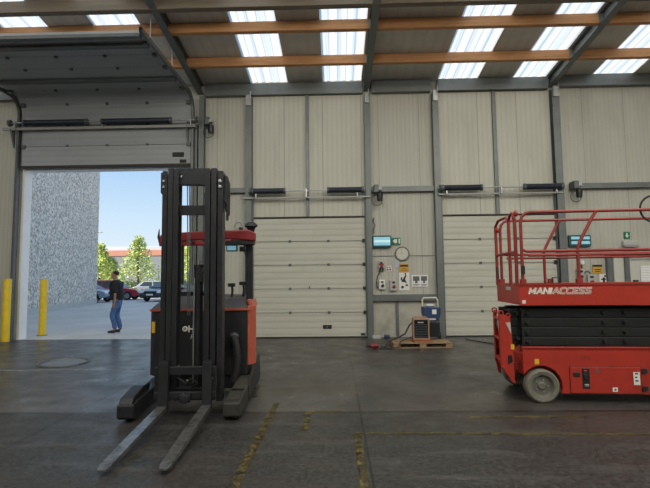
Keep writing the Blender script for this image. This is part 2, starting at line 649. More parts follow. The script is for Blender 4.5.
# roof with the skylight strips cut out
strips = [(-7.1, -6.09), (-5.1, -4.1), (-2.17, -1.2), (-0.28, 0.72), (2.7, 3.73), (4.62, 5.48), (6.62, 7.66), (9.0, 10.0), (11.4, 12.4), (13.2, 14.2), (-11.6, -10.6), (-9.7, -8.7)]
strips.sort()
Y0, Y1 = -0.06, -24.2
edges = [-14.2] + [v for a in strips for v in a] + [16.2]
r = MB()
for i in range(0, len(edges), 2):
    a, b = edges[i], edges[i + 1]
    r.prism([(0.6, roofz(0.6)), (Y1, roofz(Y1)), (Y1, roofz(Y1) + 0.06), (0.6, roofz(0.6) + 0.06)], 'x', a, b)
r.prism([(0.6, roofz(0.6)), (Y0, roofz(Y0)), (Y0, roofz(Y0) + 0.06), (0.6, roofz(0.6) + 0.06)], 'x', -14.2, 16.2)
struct(r.build('ceiling', M_ROOF), 'grey sheeted underside of the sloping roof', 'ceiling')
bays = ['over the bay beyond the open door', 'over the open door bay', 'over the first closed door bay', 'over the second closed door bay', 'over the scissor lift bay', 'over the far end bay']


def bay_of(x):
    return 0 if x < -8.2 else 1 if x < -3.6 else 2 if x < 0.85 else 3 if x < 5.6 else 4 if x < 10.3 else 5


WHERE = {-7.1: 'above the open door, farther from the truck', -5.1: 'above the open door, nearer the truck mast', -2.17: 'beside the truck mast, first in the middle bay',
         -0.28: 'touching the middle rafter', 2.7: 'second from the middle rafter, towards the lift', 4.62: 'running along the rafter above the scissor lift', 6.62: 'beyond the last rafter, above the scissor lift'}
for i, (a, b) in enumerate(strips):
    k = MB()
    n = int(round((b - a) / 0.2))
    prof = []
    for j in range(n):
        x0 = a + (b - a) * j / n
        wd = (b - a) / n
        prof += [(x0, 0.0), (x0 + wd * 0.35, 0.0), (x0 + wd * 0.5, 0.012), (x0 + wd * 0.85, 0.012)]
    prof.append((b, 0.0))
    vs = [(x, Y0, roofz(Y0) + 0.02 + h) for x, h in prof] + [(x, Y1, roofz(Y1) + 0.02 + h) for x, h in prof]
    m_ = len(prof)
    k.add(vs, [(j, j + 1, m_ + j + 1, m_ + j) for j in range(m_ - 1)])
    o = k.build('skylight', M_SKY)
    struct(o, 'white translucent skylight strip ' + WHERE.get(a, 'in a bay beyond the ones over the doors'), 'skylight', 'skylight strips in the roof')

# rafters (steel I sections following the roof)
RAFT = [(-8.3, 'near the far track of the open door'), (-3.5, 'meeting the wall between the open door and the truck'), (0.85, 'over the gap between the closed doors'), (5.6, 'over the scissor lift')]
for x, wh in RAFT:
    k = MB()
    drop, fl, wd = 0.26, 0.014, 0.15

    def slab(d0, d1, hw):
        k.prism([(-0.02, roofz(-0.02) - d0), (-23.9, roofz(-23.9) - d0), (-23.9, roofz(-23.9) - d1), (-0.02, roofz(-0.02) - d1)], 'x', x - hw, x + hw)
    slab(0.01, 0.01 + fl, wd / 2)
    slab(0.01 + fl, drop - fl, 0.006)
    slab(drop - fl, drop, wd / 2)
    struct(k.build('steel_beam', M_STEEL), 'grey steel roof rafter ' + wh, 'rafter', 'steel rafters under the roof')

# timber purlins between the rafters
XS = [-14, -8.3, -3.5, 0.85, 5.6, 10.3]
for ri, (y, row) in enumerate(((-1.17, 'in the row nearer the back wall'), (-2.36, 'in the second row from the back wall'), (-4.6, 'in the third row'))):
    for j in range(5):
        k = MB()
        a, b = XS[j] + 0.012, XS[j + 1] - 0.012
        zt = roofz(y) - 0.012
        k.box(a, b, y - 0.06, y + 0.06, zt - 0.215, zt)
        o = k.build('timber_beam', M_WOOD, bevel=0.006)
        struct(o, 'orange timber purlin %s %s' % (bays[j], row), 'purlin', 'timber purlins under the roof')
        if j < 4:
            h = MB().box(b - 0.09, b + 0.004, y - 0.068, y - 0.060, zt - 0.2, zt - 0.02)
            h.build('joist_hanger', M_GALV, o)
k = MB().box(-14, 16, -3.17, -3.02, 6.75, 6.985)
struct(k.build('timber_beam', M_BEAMSHADE, bevel=0.01), 'deep shade-toned beam crossing the top of the view', 'beam')

# eave beam along the wall head
for a, b, z0, wh in ((-13.9, -8.4, 6.26, 'outside the open door'), (-3.36, 0.74, 6.26, 'above the first closed door'), (0.98, 2.5, 6.27, 'above the gap with the clock'), (2.68, 5.5, 6.28, 'above the second closed door'), (5.76, 15.9, 6.33, 'above the scissor lift')):
    k = MB().box(a, b, -0.16, -0.15, z0, z0 + 0.30).box(a, b, -0.15, -0.02, z0, z0 + 0.012).box(a, b, -0.15, -0.02, z0 + 0.288, z0 + 0.30)
    struct(k.build('steel_beam', M_STEEL), 'grey steel eave beam ' + wh, 'beam', 'eave beams along the wall head')

# columns
for xa, xb, z1, d, wh in ((-3.50, -3.37, 6.25, 0.17, 'between the open door and the reach truck'), (-2.30, -2.13, 6.22, 0.16, 'at the truck side of the first closed door'),
                          (0.78, 0.92, 6.22, 0.17, 'at the clock side of the first closed door'), (2.53, 2.68, 6.25, 0.16, 'at the clock side of the second closed door'),
                          (5.56, 5.74, 6.28, 0.2, 'behind the guard rails of the scissor lift')):
    k = MB().box(xa, xb, -d, -d + 0.012, 0, z1).box(xa, xb, -0.016, -0.004, 0, z1).box((xa + xb) / 2 - 0.006, (xa + xb) / 2 + 0.006, -d + 0.012, -0.016, 0, z1)
    o = k.build('column', M_STEEL)
    struct(o, 'grey steel column ' + wh, 'column', 'steel columns on the back wall')
    if wh.startswith('at') or wh.startswith('behind'):
        MB().box(xa + 0.02, xb - 0.02, -d - 0.05, -d, z1 - 0.25, z1 + 0.02).tube([(xb - 0.05, -d - 0.05, z1 - 0.1), (xb - 0.02, -d - 0.03, z1 + 0.12)], 0.018).build('cable_pulley', M_GALV, o)

# girts between columns
for a, b, z0, z1, wh in ((-3.36, -2.31, 3.70, 3.82, 'between the reach truck and the first closed door'), (0.93, 2.52, 3.67, 3.80, 'high above the clock'), (0.93, 2.52, 0.90, 1.06, 'below the posters and the clock'), (5.95, 15.8, 3.68, 3.81, 'above the emergency lamp behind the lift')):
    k = MB().box(a, b, -0.13, -0.12, z0, z1).box(a, b, -0.12, -0.003, z1 - 0.012, z1).box(a, b, -0.12, -0.003, z0, z0 + 0.012)
    struct(k.build('steel_beam', M_STEEL), 'grey steel wall rail ' + wh, 'beam', 'horizontal rails on the back wall')

# infill sheets above the two closed doors, in pairs either side of a mullion
for a, b, wh in ((-2.12, -0.745, 'above the first closed door, truck side'), (-0.655, 0.77, 'above the first closed door, clock side'), (2.69, 4.07, 'above the second closed door, clock side'), (4.165, 5.55, 'above the second closed door, lift side')):
    struct(MB().box(a, b, -0.045, -0.003, 3.06, 6.25).build('wall_panel', M_INFILL), 'pale ribbed infill sheet ' + wh, 'wall panel', 'infill sheets above the closed doors')
for x, wh in ((-0.70, 'above the first closed door'), (4.118, 'above the second closed door')):
    struct(MB().box(x - 0.045, x + 0.045, -0.10, -0.003, 3.06, 6.26).build('mullion_beam', M_STEEL), 'grey steel post between infill sheets ' + wh, 'post', 'posts between the infill sheets')
struct(MB().box(0.93, 2.52, -0.03, -0.003, 0.0, 0.90).build('wall_panel', M_PLINTH), 'dirty pale plinth sheet behind the loaded pallet', 'wall panel')
struct(MB().box(1.49, 1.56, -0.07, -0.03, 0.0, 0.90).build('post_beam', M_STEEL), 'short grey post below the clock', 'post')
struct(MB().box(0.93, 2.52, -0.012, -0.003, 2.02, 2.04).build('trim_2', M_STEEL), 'thin joint strip across the wall behind the clock', 'joint strip')


# ------------------------------------------------------------------ doors
def closed_door(name, xa, xb, label, handles):
    root = empty(name, ((xa + xb) / 2, 0, 0), 0, label, 'door', None, 'structure')
    W = (xb - xa) / 2
    H = 0.6
    for i in range(5):
        k = MB().box(-W, W, -0.075, -0.02, 0.03 + i * H, 0.03 + (i + 1) * H - 0.012)
        k.build('door_section', M_DOOR, root, bevel=0.006)
        if i:
            for hx in (-W * 0.34, W * 0.34):
                MB().box(hx - 0.035, hx + 0.035, -0.09, -0.075, 0.03 + i * H - 0.035, 0.03 + i * H + 0.03).build('hinge', M_STEELD, root)
            MB().box(W - 0.09, W - 0.02, -0.12, -0.075, 0.03 + i * H - 0.04, 0.03 + i * H + 0.04).build('roller', M_BLACK, root)
    MB().box(-W, W, -0.08, -0.02, 0.0, 0.03).build('bottom_seal', M_BLACK, root)
    MB().box(-W - 0.01, W + 0.01, -0.11, -0.004, 3.03, 3.06).build('lintel_seal', M_SEAL, root)
    for hx, hz in handles:
        k = MB().box(hx - 0.11, hx + 0.11, -0.088, -0.075, hz - 0.05, hz + 0.05)
        h = k.build('handle', M_BLACK, root, bevel=0.03)
        MB().box(hx - 0.02, hx + 0.02, -0.096, -0.088, hz - 0.03, hz + 0.03).build('handle_grip', M_STEELD, h)
    MB().box(W - 0.16, W - 0.05, -0.10, -0.075, 0.06, 0.11).build('latch', M_BLACK, root)
    MB().box(-0.015, 0.015, -0.10, -0.075, 1.22, 1.29).build('pull', M_STEELD, root)
    for sx in (-1, 1):
        MB().box(sx * (W - 0.005) - 0.015, sx * (W - 0.005) + 0.015, -0.135, -0.08, 0.0, 3.7).build('track', M_STEELD, root)
    return root


def torsion(name, xa, xb, z, y, springs, label, tz, bar=(None, None)):
    root = empty(name, ((xa + xb) / 2, y, z), 0, label, 'door spring shaft', 'spring shafts above the loading doors')
    cx = (xa + xb) / 2
    MB().tube([(xa - cx, 0, 0), (xb - cx, 0, 0)], 0.016, 10).build('shaft', M_GALV, root, smooth=True)
    for a, b, r in springs:
        k = MB()
        n = int((b - a) / 0.024)
        prof = []
        for i in range(n + 1):
            h = (a - cx) + (b - a) * i / n
            prof += [(r * 0.93, h - 0.006), (r, h)]
        k.lathe(prof, (0, 0, 0), 'x', 16)
        s = k.build('spring', M_SPRING, root, smooth=True)
        for e_ in (a, b):
            MB().lathe([(0.02, e_ - cx - 0.025), (r * 1.12, e_ - cx - 0.02), (r * 1.12, e_ - cx + 0.02), (0.02, e_ - cx + 0.025)], (0, 0, 0), 'x', 16).build('spring_cone', M_STEELD, s, smooth=True)
    for e_ in (xa, xb):
        sg = 1 if e_ == xa else -1
        MB().lathe([(0.05, e_ - cx + sg * 0.03), (0.085, e_ - cx + sg * 0.03), (0.07, e_ - cx + sg * 0.06), (0.085, e_ - cx + sg * 0.09), (0.05, e_ - cx + sg * 0.09)], (0, 0, 0), 'x', 18).build('cable_drum', M_STEELD, root, smooth=True)
    b0, b1 = bar
    bh = 0.034 if xb - xa > 4 else 0.020
    MB().box(b0 - cx, b1 - cx, 0.03, 0.09, tz - z - bh, tz - z + bh).build('support_bar', mat('support bar', (0.33, 0.33, 0.31), 0.5, 0.3), root, bevel=0.004)
    for e_ in (xa + 0.2, cx, xb - 0.2):
        MB().box(e_ - cx - 0.012, e_ - cx + 0.012, -0.02, 0.05, tz - z, 0.05).build('bracket', M_GALV, root)
    return root


closed_door('door_2', -2.11, 0.765, 'closed cream sectional door beside the reach truck', [(0.44, 0.27)])
closed_door('door_3', 2.69, 5.545, 'closed cream sectional door behind the scissor lift', [(2.86, 0.09)])
torsion('spring_shaft', -2.20, 0.76, 3.70, -0.26, [(-2.08, -1.27, 0.075), (-0.18, 0.70, 0.075)], 'spring shaft above the closed door beside the truck', 3.53, (-2.40, 0.90))
torsion('spring_shaft', 2.60, 5.72, 3.71, -0.26, [(2.71, 3.67, 0.075), (4.74, 5.64, 0.075)], 'spring shaft above the closed door behind the lift', 3.56, (2.60, 5.70))

# operators at the ends of the shafts
def operator(x, z, y, label, flip=1):
    root = empty('door_operator', (x, y, z), 0, label, 'door motor', 'operators on the door spring shafts')
    MB().box(-0.06, 0.06, -0.06, 0.2, -0.08, 0.12).build('gearbox', M_STEELD, root, bevel=0.015)
    MB().lathe([(0.02, -0.30), (0.065, -0.29), (0.075, -0.2), (0.075, -0.1), (0.05, -0.08)], (0.09 * flip, 0.02, 0), 'z', 16).build('motor', M_BLACKP, root, smooth=True)
    MB().box(0.09 * flip - 0.05, 0.09 * flip + 0.05, -0.05, 0.07, -0.02, 0.06).build('cover', M_GREYP, root, bevel=0.01)
    MB().torus((0.02 * flip, 0.05, -0.27), 0.13, 0.008, 'y', 24, 6).build('pull_chain', M_BLACK, root, smooth=True)
    return root


operator(1.04, 3.70, -0.25, 'small motor where the spring shaft meets the clock column')
operator(6.0, 3.72, -0.25, 'dark motor and chain above the emergency lamp behind the lift')
operator(-3.26, 5.53, -0.25, 'motor at the end of the open door spring shaft')

# the open, raised door
TZ = 6.25
d1 = empty('door_1', (-5.94, 0, 0), 0, 'raised grey sectional door curving under the roof over the open loading bay', 'door', None, 'structure')
xl, xr = -8.14 + 5.94, -3.71 + 5.94


def door_path(s):
    """path of the door from its bottom edge: up the wall, round the bend, back under the roof"""
    zb, R = 4.47, 0.40
    v = TZ - R - zb
    arc = R * math.pi / 2
    if s < v:
        return (-0.16, zb + s, 0.0)
    if s < v + arc:
        a = (s - v) / R
        return (-0.16 - R * (1 - math.cos(a)), zb + v + R * math.sin(a), a)
    return (-0.16 - R - (s - v - arc), TZ, math.pi / 2)


sec = [0, 0.52, 1.06, 1.62, 2.18, 2.74, 3.28, 3.84, 4.30, 4.68]
for i in range(len(sec) - 1):
    a, b = sec[i], sec[i + 1] - 0.012
    k = MB()
    st = [a + (b - a) * t / 6 for t in range(7)]
    vs = []
    for s_ in st:
        y, z, an = door_path(s_)
        ny, nz = math.cos(an), math.sin(an)
        for x in (xl, xr):
            vs.append((x, y, z))
        for x in (xl, xr):
            vs.append((x, y + 0.05 * ny, z + 0.05 * nz))
    fs = []
    for j in range(6):
        o4 = 4 * j
        fs += [(o4, o4 + 1, o4 + 5, o4 + 4), (o4 + 2, o4 + 6, o4 + 7, o4 + 3), (o4, o4 + 4, o4 + 6, o4 + 2), (o4 + 1, o4 + 3, o4 + 7, o4 + 5)]
    fs += [(0, 2, 3, 1), (24, 25, 27, 26)]
    k.add(vs, fs)
    k.build('door_section', M_DOORGREY, d1)
    if i:
        y, z, an = door_path(sec[i])
        for hx in (-1.0, 0.05, 1.1):
            MB().box(hx - 0.03, hx + 0.03, y - 0.025 * math.cos(an) - 0.02, y + 0.02, z - 0.025 * math.sin(an) - 0.02, z + 0.02).build('hinge', M_STEELD, d1)
        for hx in (xl + 0.05, xr - 0.05):
            MB().box(hx - 0.05, hx + 0.05, y - 0.05, y + 0.04, z - 0.06, z + 0.03).build('roller', M_STEELD, d1)
for s_ in (2.72, 4.26, 4.62):
    y, z, an = door_path(s_)
    MB().box(xl + 0.02, xr - 0.02, y - 0.06, y + 0.06, z - 0.075, z - 0.005).build('stiffener', M_STEELD, d1, bevel=0.006)
MB().box(xl, xr, -0.20, -0.10, 4.42, 4.47).build('bottom_seal', M_SEAL, d1)
h = MB().box(1.76, 2.06, -0.185, -0.16, 4.65, 4.77).build('handle', M_BLACK, d1, bevel=0.03)
MB().box(1.96, 2.12, -0.2, -0.16, 4.5, 4.57).build('latch', M_BLACK, d1)
for x in (xl - 0.10, xr + 0.05):
    k = MB()
    pts = [door_path(s_) for s_ in [0, 0.4, 0.8, 1.2] + [1.38 + 0.628 * t / 8 for t in range(9)] + [2.4, 3.0, 3.6, 4.2, 4.8]]
    pts = [(-0.16, 0.0, 0.0), (-0.16, 2.2, 0.0)] + pts
    vs = []
    for y, z, an in pts:
        ny, nz = -math.cos(an), -math.sin(an)
        for u in (-0.03, 0.03):
            vs += [(x + u, y + 0.05 * ny, z + 0.05 * nz), (x + u, y - 0.04 * ny, z - 0.04 * nz)]
    fs = []
    for j in range(len(pts) - 1):
        o4 = 4 * j
        fs += [(o4, o4 + 1, o4 + 5, o4 + 4), (o4 + 2, o4 + 6, o4 + 7, o4 + 3), (o4, o4 + 4, o4 + 6, o4 + 2), (o4 + 1, o4 + 3, o4 + 7, o4 + 5)]
    k.add(vs, fs)
    k.build('track', M_STEEL if x > 0 else M_STEELD, d1)
    MB().tube([(x, -1.7, TZ + 0.04), (x + 0.01, -1.7, roofz(-1.7) - 0.0)], 0.012, 8).build('hanger_rod', M_GALV, d1)
    MB().tube([(x, -2.9, TZ + 0.04), (x + 0.01, -2.9, roofz(-2.9) - 0.0)], 0.012, 8).build('hanger_rod', M_GALV, d1)
    MB().prism([(-0.15, 5.42), (-0.32, 5.42), (-0.15, 4.95)], 'x', x - 0.14, x - 0.10).build('bracket', M_STEEL, d1)
for sx, xx in ((-1, xl - 0.17), (1, xr + 0.12)):
    MB().box(xx - 0.03, xx + 0.03, -0.12, -0.005, 0, 5.5).build('guide_post', M_STEELD if sx < 0 else M_STEEL, d1)
torsion('spring_shaft', -8.42, -3.46, 5.56, -0.34, [(-7.98, -6.35, 0.072), (-5.95, -4.18, 0.072)], 'long spring shaft across the raised door above the open bay', 5.42, (-8.58, -3.55))

# door and frame behind the lift
dr = empty('door_4', (7.3, 0, 0), 0, 'pale personnel door in grey frame behind the scissor lift', 'door', None, 'structure')
MB().box(-0.36, 0.7, -0.05, -0.01, 0.02, 1.98).build('door_leaf', mat('pale door leaf', (0.60, 0.59, 0.53), 0.5), dr)
for a, b in ((-0.54, -0.42), (-0.11, 0.0), (0.7, 0.8)):
    MB().box(a, b, -0.11, -0.005, 0, 2.05).build('door_frame', M_STEEL, dr)
MB().box(-0.54, 0.8, -0.11, -0.005, 1.98, 2.05).build('door_frame', M_STEEL, dr)
MB().box(0.06, 0.56, -0.07, -0.05, 1.86, 1.9).build('door_bar', M_GALV, dr)
MB().box(0.09, 0.2, -0.10, -0.05, 1.30, 1.36).build('handle', M_BLACK, dr)

# floor markings (worn yellow paint) and white line, manhole
M_WORN = worn_paint('worn yellow paint', (0.25, 0.195, 0.06))
for k, wh in ((MB().prism([(0.17, -7.10), (3.6, -7.17), (3.6, -7.11), (0.17, -7.04)], 'z', 0.0, 0.003), 'long worn yellow floor line running towards the scissor lift'),
              (MB().box(0.15, 0.215, -9.5, -7.105, 0.0, 0.003), 'worn yellow floor line joining the long one at a corner'),
              (MB().prism([(-0.76, -6.0), (-0.69, -6.0), (-0.72, -9.4), (-0.80, -9.4)], 'z', 0.0, 0.003), 'worn yellow floor line beside the truck leg'),
              (MB().box(-0.36, -0.29, -7.0, -6.35, 0.0, 0.003).box(-0.36, 0.05, -6.42, -6.35, 0.0, 0.003), 'faint yellow floor corner mark near the truck'),
              (MB().box(1.35, 2.6, -6.62, -6.56, 0.0, 0.003), 'short faint yellow mark beside the lift wheel')):
    struct(k.build('floor_marking', M_WORN), wh, 'floor line', 'yellow lines on the floor')
struct(MB().prism([(-9.5, -4.02), (-3.2, -3.96), (-3.2, -3.90), (-9.5, -3.96)], 'z', 0.0, 0.003).build('floor_marking', worn_paint('worn white paint', (0.75, 0.75, 0.75))), 'thin worn white line across the bay', 'floor line')
mh = empty('manhole_cover', (-4.95, -3.3, 0.0), 0, 'round metal manhole cover in the floor before the open door', 'manhole cover')
MB().lathe([(0.0, 0.010), (0.36, 0.010), (0.365, 0.0)], (0, 0, 0), 'z', 36).build('lid', mat('manhole iron', (0.22, 0.22, 0.22), 0.42, 0.6, var=0.2, scale=18), mh, smooth=True)
MB().torus((0, 0, 0.004), 0.41, 0.022, 'z', 40, 6).build('ring', M_STEELD, mh, smooth=True)


# ------------------------------------------------------------------ bollards
def bollard(x, y, h, label):
    r_ = empty('bollard', (x, y, 0), 0, label, 'bollard', 'yellow bollards at the open door')
    MB().lathe([(0.0, 0.0), (0.092, 0.0), (0.092, h - 0.03), (0.085, h - 0.008), (0.0, h)], (0, 0, 0), 'z', 28).build('post', M_YELLOW, r_, smooth=True)
    MB().lathe([(0.13, 0.0), (0.13, 0.012), (0.095, 0.014)], (0, 0, 0), 'z', 28).build('base_flange', M_STEELD, r_, smooth=True)
    return r_


bollard(-8.16, -0.45, 1.56, 'yellow bollard inside the hall, in front of the door track')
bollard(-8.10, 0.86, 1.56, 'yellow bollard outside, in front of the pebbled wall')


# ------------------------------------------------------------------ reach truck
TR = empty('reach_truck', (-1.72, -6.3, 0), rad(3.1), 'black and orange reach truck with its two bare forks lowered onto the floor', 'forklift')
# mast, carriage and forks are reached out between the legs: they sit forward of the chassis and clear of the floor
MAST = Matrix.Translation((0.086, -0.317, 0.088)) @ Matrix.Diagonal((0.94, 0.94, 0.94, 1))
MB.move = MAST
# forks
for sx, toe in ((-0.240, -0.027), (0.246, -0.020)):
    x0, x1 = sx - 0.052, sx + 0.052
    k = MB()
    ys = [-1.485, -1.42, -1.0, -0.3, -0.07]
    tp = [-0.042, -0.034, 0.006, 0.058, 0.072]
    bt = [-0.056, -0.060, -0.036, 0.010, 0.022]
    wd = [0.034, 0.048, 0.052, 0.052, 0.052]
    vs, fs = [], []
    for y, a, b, h in zip(ys, tp, bt, wd):
        q = sx + toe * (y / -1.485)
        vs += [(q - h, y, a), (q + h, y, a), (q + h, y, b), (q - h, y, b)]
    for j in range(len(ys) - 1):
        o4 = 4 * j
        for q in range(4):
            fs.append((o4 + q, o4 + (q + 1) % 4, o4 + 4 + (q + 1) % 4, o4 + 4 + q))
    fs += [(0, 1, 2, 3), (16, 17, 18, 19)]
    k.add(vs, fs)
    fk = k.build('fork', M_FORK, TR)
    MB().prism([(-0.075, 0.02), (-0.02, 0.02), (-0.02, 0.545), (-0.06, 0.545), (-0.075, 0.12)], 'x', x0, x1).build('fork_shank', M_BLACKP, fk, bevel=0.004)
    MB().box(x0 + 0.012, x1 - 0.012, -0.05, 0.03, 0.49, 0.555).build('fork_hook', M_MAST, fk)
# carriage
k = MB().box(-0.36, 0.34, -0.02, 0.035, 0.40, 0.49).box(-0.36, 0.34, -0.02, 0.035, 0.13, 0.21)
k.box(-0.36, -0.29, 0.0, 0.05, 0.13, 0.49).box(0.27, 0.34, 0.0, 0.05, 0.13, 0.49)
cg = k.build('carriage', M_MAST, TR, bevel=0.006)
k = MB().box(-0.06, 0.06, -0.06, -0.02, 0.10, 0.19).lathe([(0.0, -0.09), (0.05, -0.085), (0.05, -0.03)], (0, 0, 0.14), 'y', 14)
k.build('tilt_block', M_MAST, cg, bevel=0.006)
MB().tube([(-0.10, 0.02, 0.36), (0.0, 0.0, 0.30), (0.06, -0.02, 0.36), (0.12, 0.02, 0.30), (0.05, 0.04, 0.24)], 0.012, 8).build('hydraulic_hose', M_BLACK, cg, smooth=True)
for px, pz in ((0.30, 0.36), (-0.02, 0.185), (-0.08, 0.50), (0.02, 0.34)):
    MB().lathe([(0.0, -0.034), (0.012, -0.032), (0.012, -0.02)], (px, 0, pz), 'y', 10).build('bolt', M_CHROME, cg, smooth=True)
# mast: two outer and two inner channels a side
for sx in (-1, 1):
    c = 0.012
    xo = c + sx * 0.345 if sx < 0 else 0.335
    k = MB()
    for (a, b, y0, y1) in ((xo - 0.03, xo + 0.03, 0.17, 0.19), (xo - 0.03, xo + 0.03, 0.33, 0.35), (xo + sx * 0.012, xo + sx * 0.03, 0.19, 0.33)):
        k.box(min(a, b), max(a, b), y0, y1, 0.05, 2.80)
    k.build('mast_rail', M_MAST, TR, bevel=0.003)
    xm = xo - sx * 0.075
    k = MB()
    for (a, b, y0, y1) in ((xm - 0.032, xm + 0.032, 0.15, 0.17), (xm - 0.032, xm + 0.032, 0.31, 0.33), (xm + sx * 0.014, xm + sx * 0.032, 0.17, 0.31)):
        k.box(min(a, b), max(a, b), y0, y1, 0.07, 2.83)
    k.build('mast_rail', M_BLACKP, TR, bevel=0.003)
    xi = xo - sx * 0.145
    k = MB()
    for (a, b, y0, y1) in ((xi - 0.03, xi + 0.03, 0.13, 0.15), (xi - 0.03, xi + 0.03, 0.28, 0.30), (xi + sx * 0.012, xi + sx * 0.03, 0.15, 0.28)):
        k.box(min(a, b), max(a, b), y0, y1, 0.09, 2.82)
    k.build('mast_rail', M_MAST, TR, bevel=0.003)
for z0, z1, y0, y1 in ((2.64, 2.79, 0.20, 0.30), (2.27, 2.385, 0.22, 0.29), (0.06, 0.20, 0.20, 0.33), (1.28, 1.33, 0.33, 0.36)):
    k = MB().box(-0.20, 0.225, y0, y1, z0, z1)
    for sx in (-0.20, 0.225):
        d = 0.05 if sx < 0 else -0.05
        if z0 > 2:
            k.prism([(sx, z0), (sx + d, z0), (sx, z0 - 0.05)], 'y', y0, y1)
        if z0 == 2.27:
            k.prism([(sx, z1), (sx + d, z1), (sx, z1 + 0.05)], 'y', y0, y1)
    cb = k.build('mast_crossbar', M_MAST, TR, bevel=0.004)
    if z0 == 2.64:
        MB().prism([(-0.20, 2.79), (0.225, 2.79), (0.20, 2.84), (-0.17, 2.84)], 'y', 0.2, 0.3).build('mast_cap', M_MAST, cb)
        for px in (-0.15, 0.17):
            MB().lathe([(0.0, 0.185), (0.018, 0.187), (0.018, 0.20)], (px, 0, 2.735), 'y', 10).build('bolt', M_CHROME, cb, smooth=True)
# lift cylinders and chains
MB().lathe([(0.0, 0.10), (0.055, 0.10), (0.055, 1.60), (0.062, 1.60), (0.062, 1.66), (0.0, 1.66)], (0.055, 0.30, 0), 'z', 18).build('lift_cylinder', M_MAST, TR, smooth=True)
MB().lathe([(0.0, 1.66), (0.022, 1.66), (0.022, 1.70), (0.0, 1.70)], (0.055, 0.30, 0), 'z', 14).build('piston_rod', M_GALV, TR, smooth=True)
MB().box(0.04, 0.125, 0.24, 0.30, 1.45, 1.62).lathe([(0.0, 0.235), (0.022, 0.236), (0.022, 0.25)], (0.11, 0, 1.56), 'y', 12).build('valve_block', M_BLACKP, TR, bevel=0.004)
for px in (-0.085, -0.06):
    MB().tube([(px, 0.26, 2.66), (px + 0.012, 0.26, 1.9), (px + 0.02, 0.27, 1.05)], 0.007, 6).build('lift_chain', M_STEELD, TR)
MB().tube([(0.018, 0.24, 1.50), (0.012, 0.24, 0.9), (0.015, 0.24, 0.25)], 0.009, 6).build('hydraulic_hose', M_GALV, TR, smooth=True)
# side plates with hose pulleys near the mast head
MB().prism([(0.37, 2.35), (0.40, 2.25), (0.43, 2.27), (0.435, 2.66), (0.40, 2.76), (0.30, 2.80), (0.37, 2.60)], 'y', 0.28, 0.31).build('hose_guard', M_MAST, TR, bevel=0.004)
MB().tube([(0.34, 0.26, 2.52), (0.37, 0.25, 2.46), (0.405, 0.26, 2.40), (0.405, 0.27, 2.2)], 0.016, 8).build('hydraulic_hose', M_BLACK, TR, smooth=True)
for pz in (2.60, 2.67):
    MB().lathe([(0.0, 0.14), (0.02, 0.142), (0.02, 0.17)], (0.335, 0, pz), 'y', 12).build('bolt', M_GALV, TR, smooth=True)
    MB().lathe([(0.0, 0.15), (0.014, 0.152), (0.014, 0.17)], (-0.345, 0, pz), 'y', 12).build('bolt', M_GALV, TR, smooth=True)
MB().prism([(-0.41, 2.55), (-0.375, 2.50), (-0.36, 2.50), (-0.36, 2.80), (-0.41, 2.80)], 'y', 0.25, 0.28).build('hose_guard', M_MAST, TR, bevel=0.004)
MB.move = None
# straddle legs
for sx in (-1, 1):
    k = MB()
    xi_, xo_ = (0.50, 0.675)
    if sx < 0:
        xi_, xo_ = 0.42, 0.595
    xa, xb = (xi_, xo_) if sx > 0 else (-xo_, -xi_)
    prof = [(-0.44, 0.055), (-0.40, 0.03), (1.45, 0.06), (1.45, 0.24), (0.5, 0.245), (-0.30, 0.20), (-0.44, 0.185)]
    lg = k.prism(prof, 'x', xa, xb).build('straddle_leg', M_OLIVE if sx > 0 else M_BLACKP, TR, bevel=0.012)
    xm = (xa + xb) / 2
    MB().lathe([(0.03, -0.05), (0.075, -0.05), (0.08, -0.03), (0.08, 0.03), (0.075, 0.05), (0.03, 0.05)], (xm, -0.26, 0.08), 'x', 20).build('load_wheel', M_BLACK, lg, smooth=True)
    if sx < 0:
        MB().prism([(-0.42, 0.18), (0.10, 0.21), (0.16, 0.30), (-0.05, 0.30), (-0.36, 0.24)], 'x', xa + 0.005, xb - 0.03).build('leg_cover', M_BLACKP, lg, bevel=0.012)
    else:
        MB().box(xa + 0.015, xb - 0.015, -0.02, 0.02, 0.215, 0.232).build('wear_plate', M_BLACKP, lg)
        MB().prism([(-0.36, 0.195), (-0.05, 0.213), (-0.05, 0.222), (-0.36, 0.205)], 'x', xa + 0.02, xb - 0.02).build('wear_plate', M_OLIVE, lg)
        MB().prism([(0.2, 0.06), (1.3, 0.06), (1.3, 0.42), (0.75, 0.36), (0.2, 0.22)], 'x', xb - 0.015, xb + 0.012).build('side_skirt', M_BLACKP, lg, bevel=0.004)
# chassis
k = MB()
poly = [(-0.67, 0.74), (-0.60, 0.66), (0.60, 0.66), (0.62, 0.70), (0.52, 1.75), (-0.60, 1.75), (-0.67, 1.6)]
k.prism(poly, 'z', 0.25, 1.08)
body = k.build('chassis', M_BLACKP, TR, bevel=0.015)
MB().prism([(0.60, 0.655), (0.62, 0.66), (0.69, 0.78), (0.665, 1.05), (0.58, 1.05)], 'z', 0.37, 1.13).build('side_cover', M_ORANGE, body, bevel=0.012)
MB().prism([(-0.66, 0.665), (-0.58, 0.64), (0.62, 0.64), (0.655, 0.67), (0.6, 0.75), (-0.6, 0.75)], 'z', 1.075, 1.10).build('hood_trim', M_ORANGE, body)
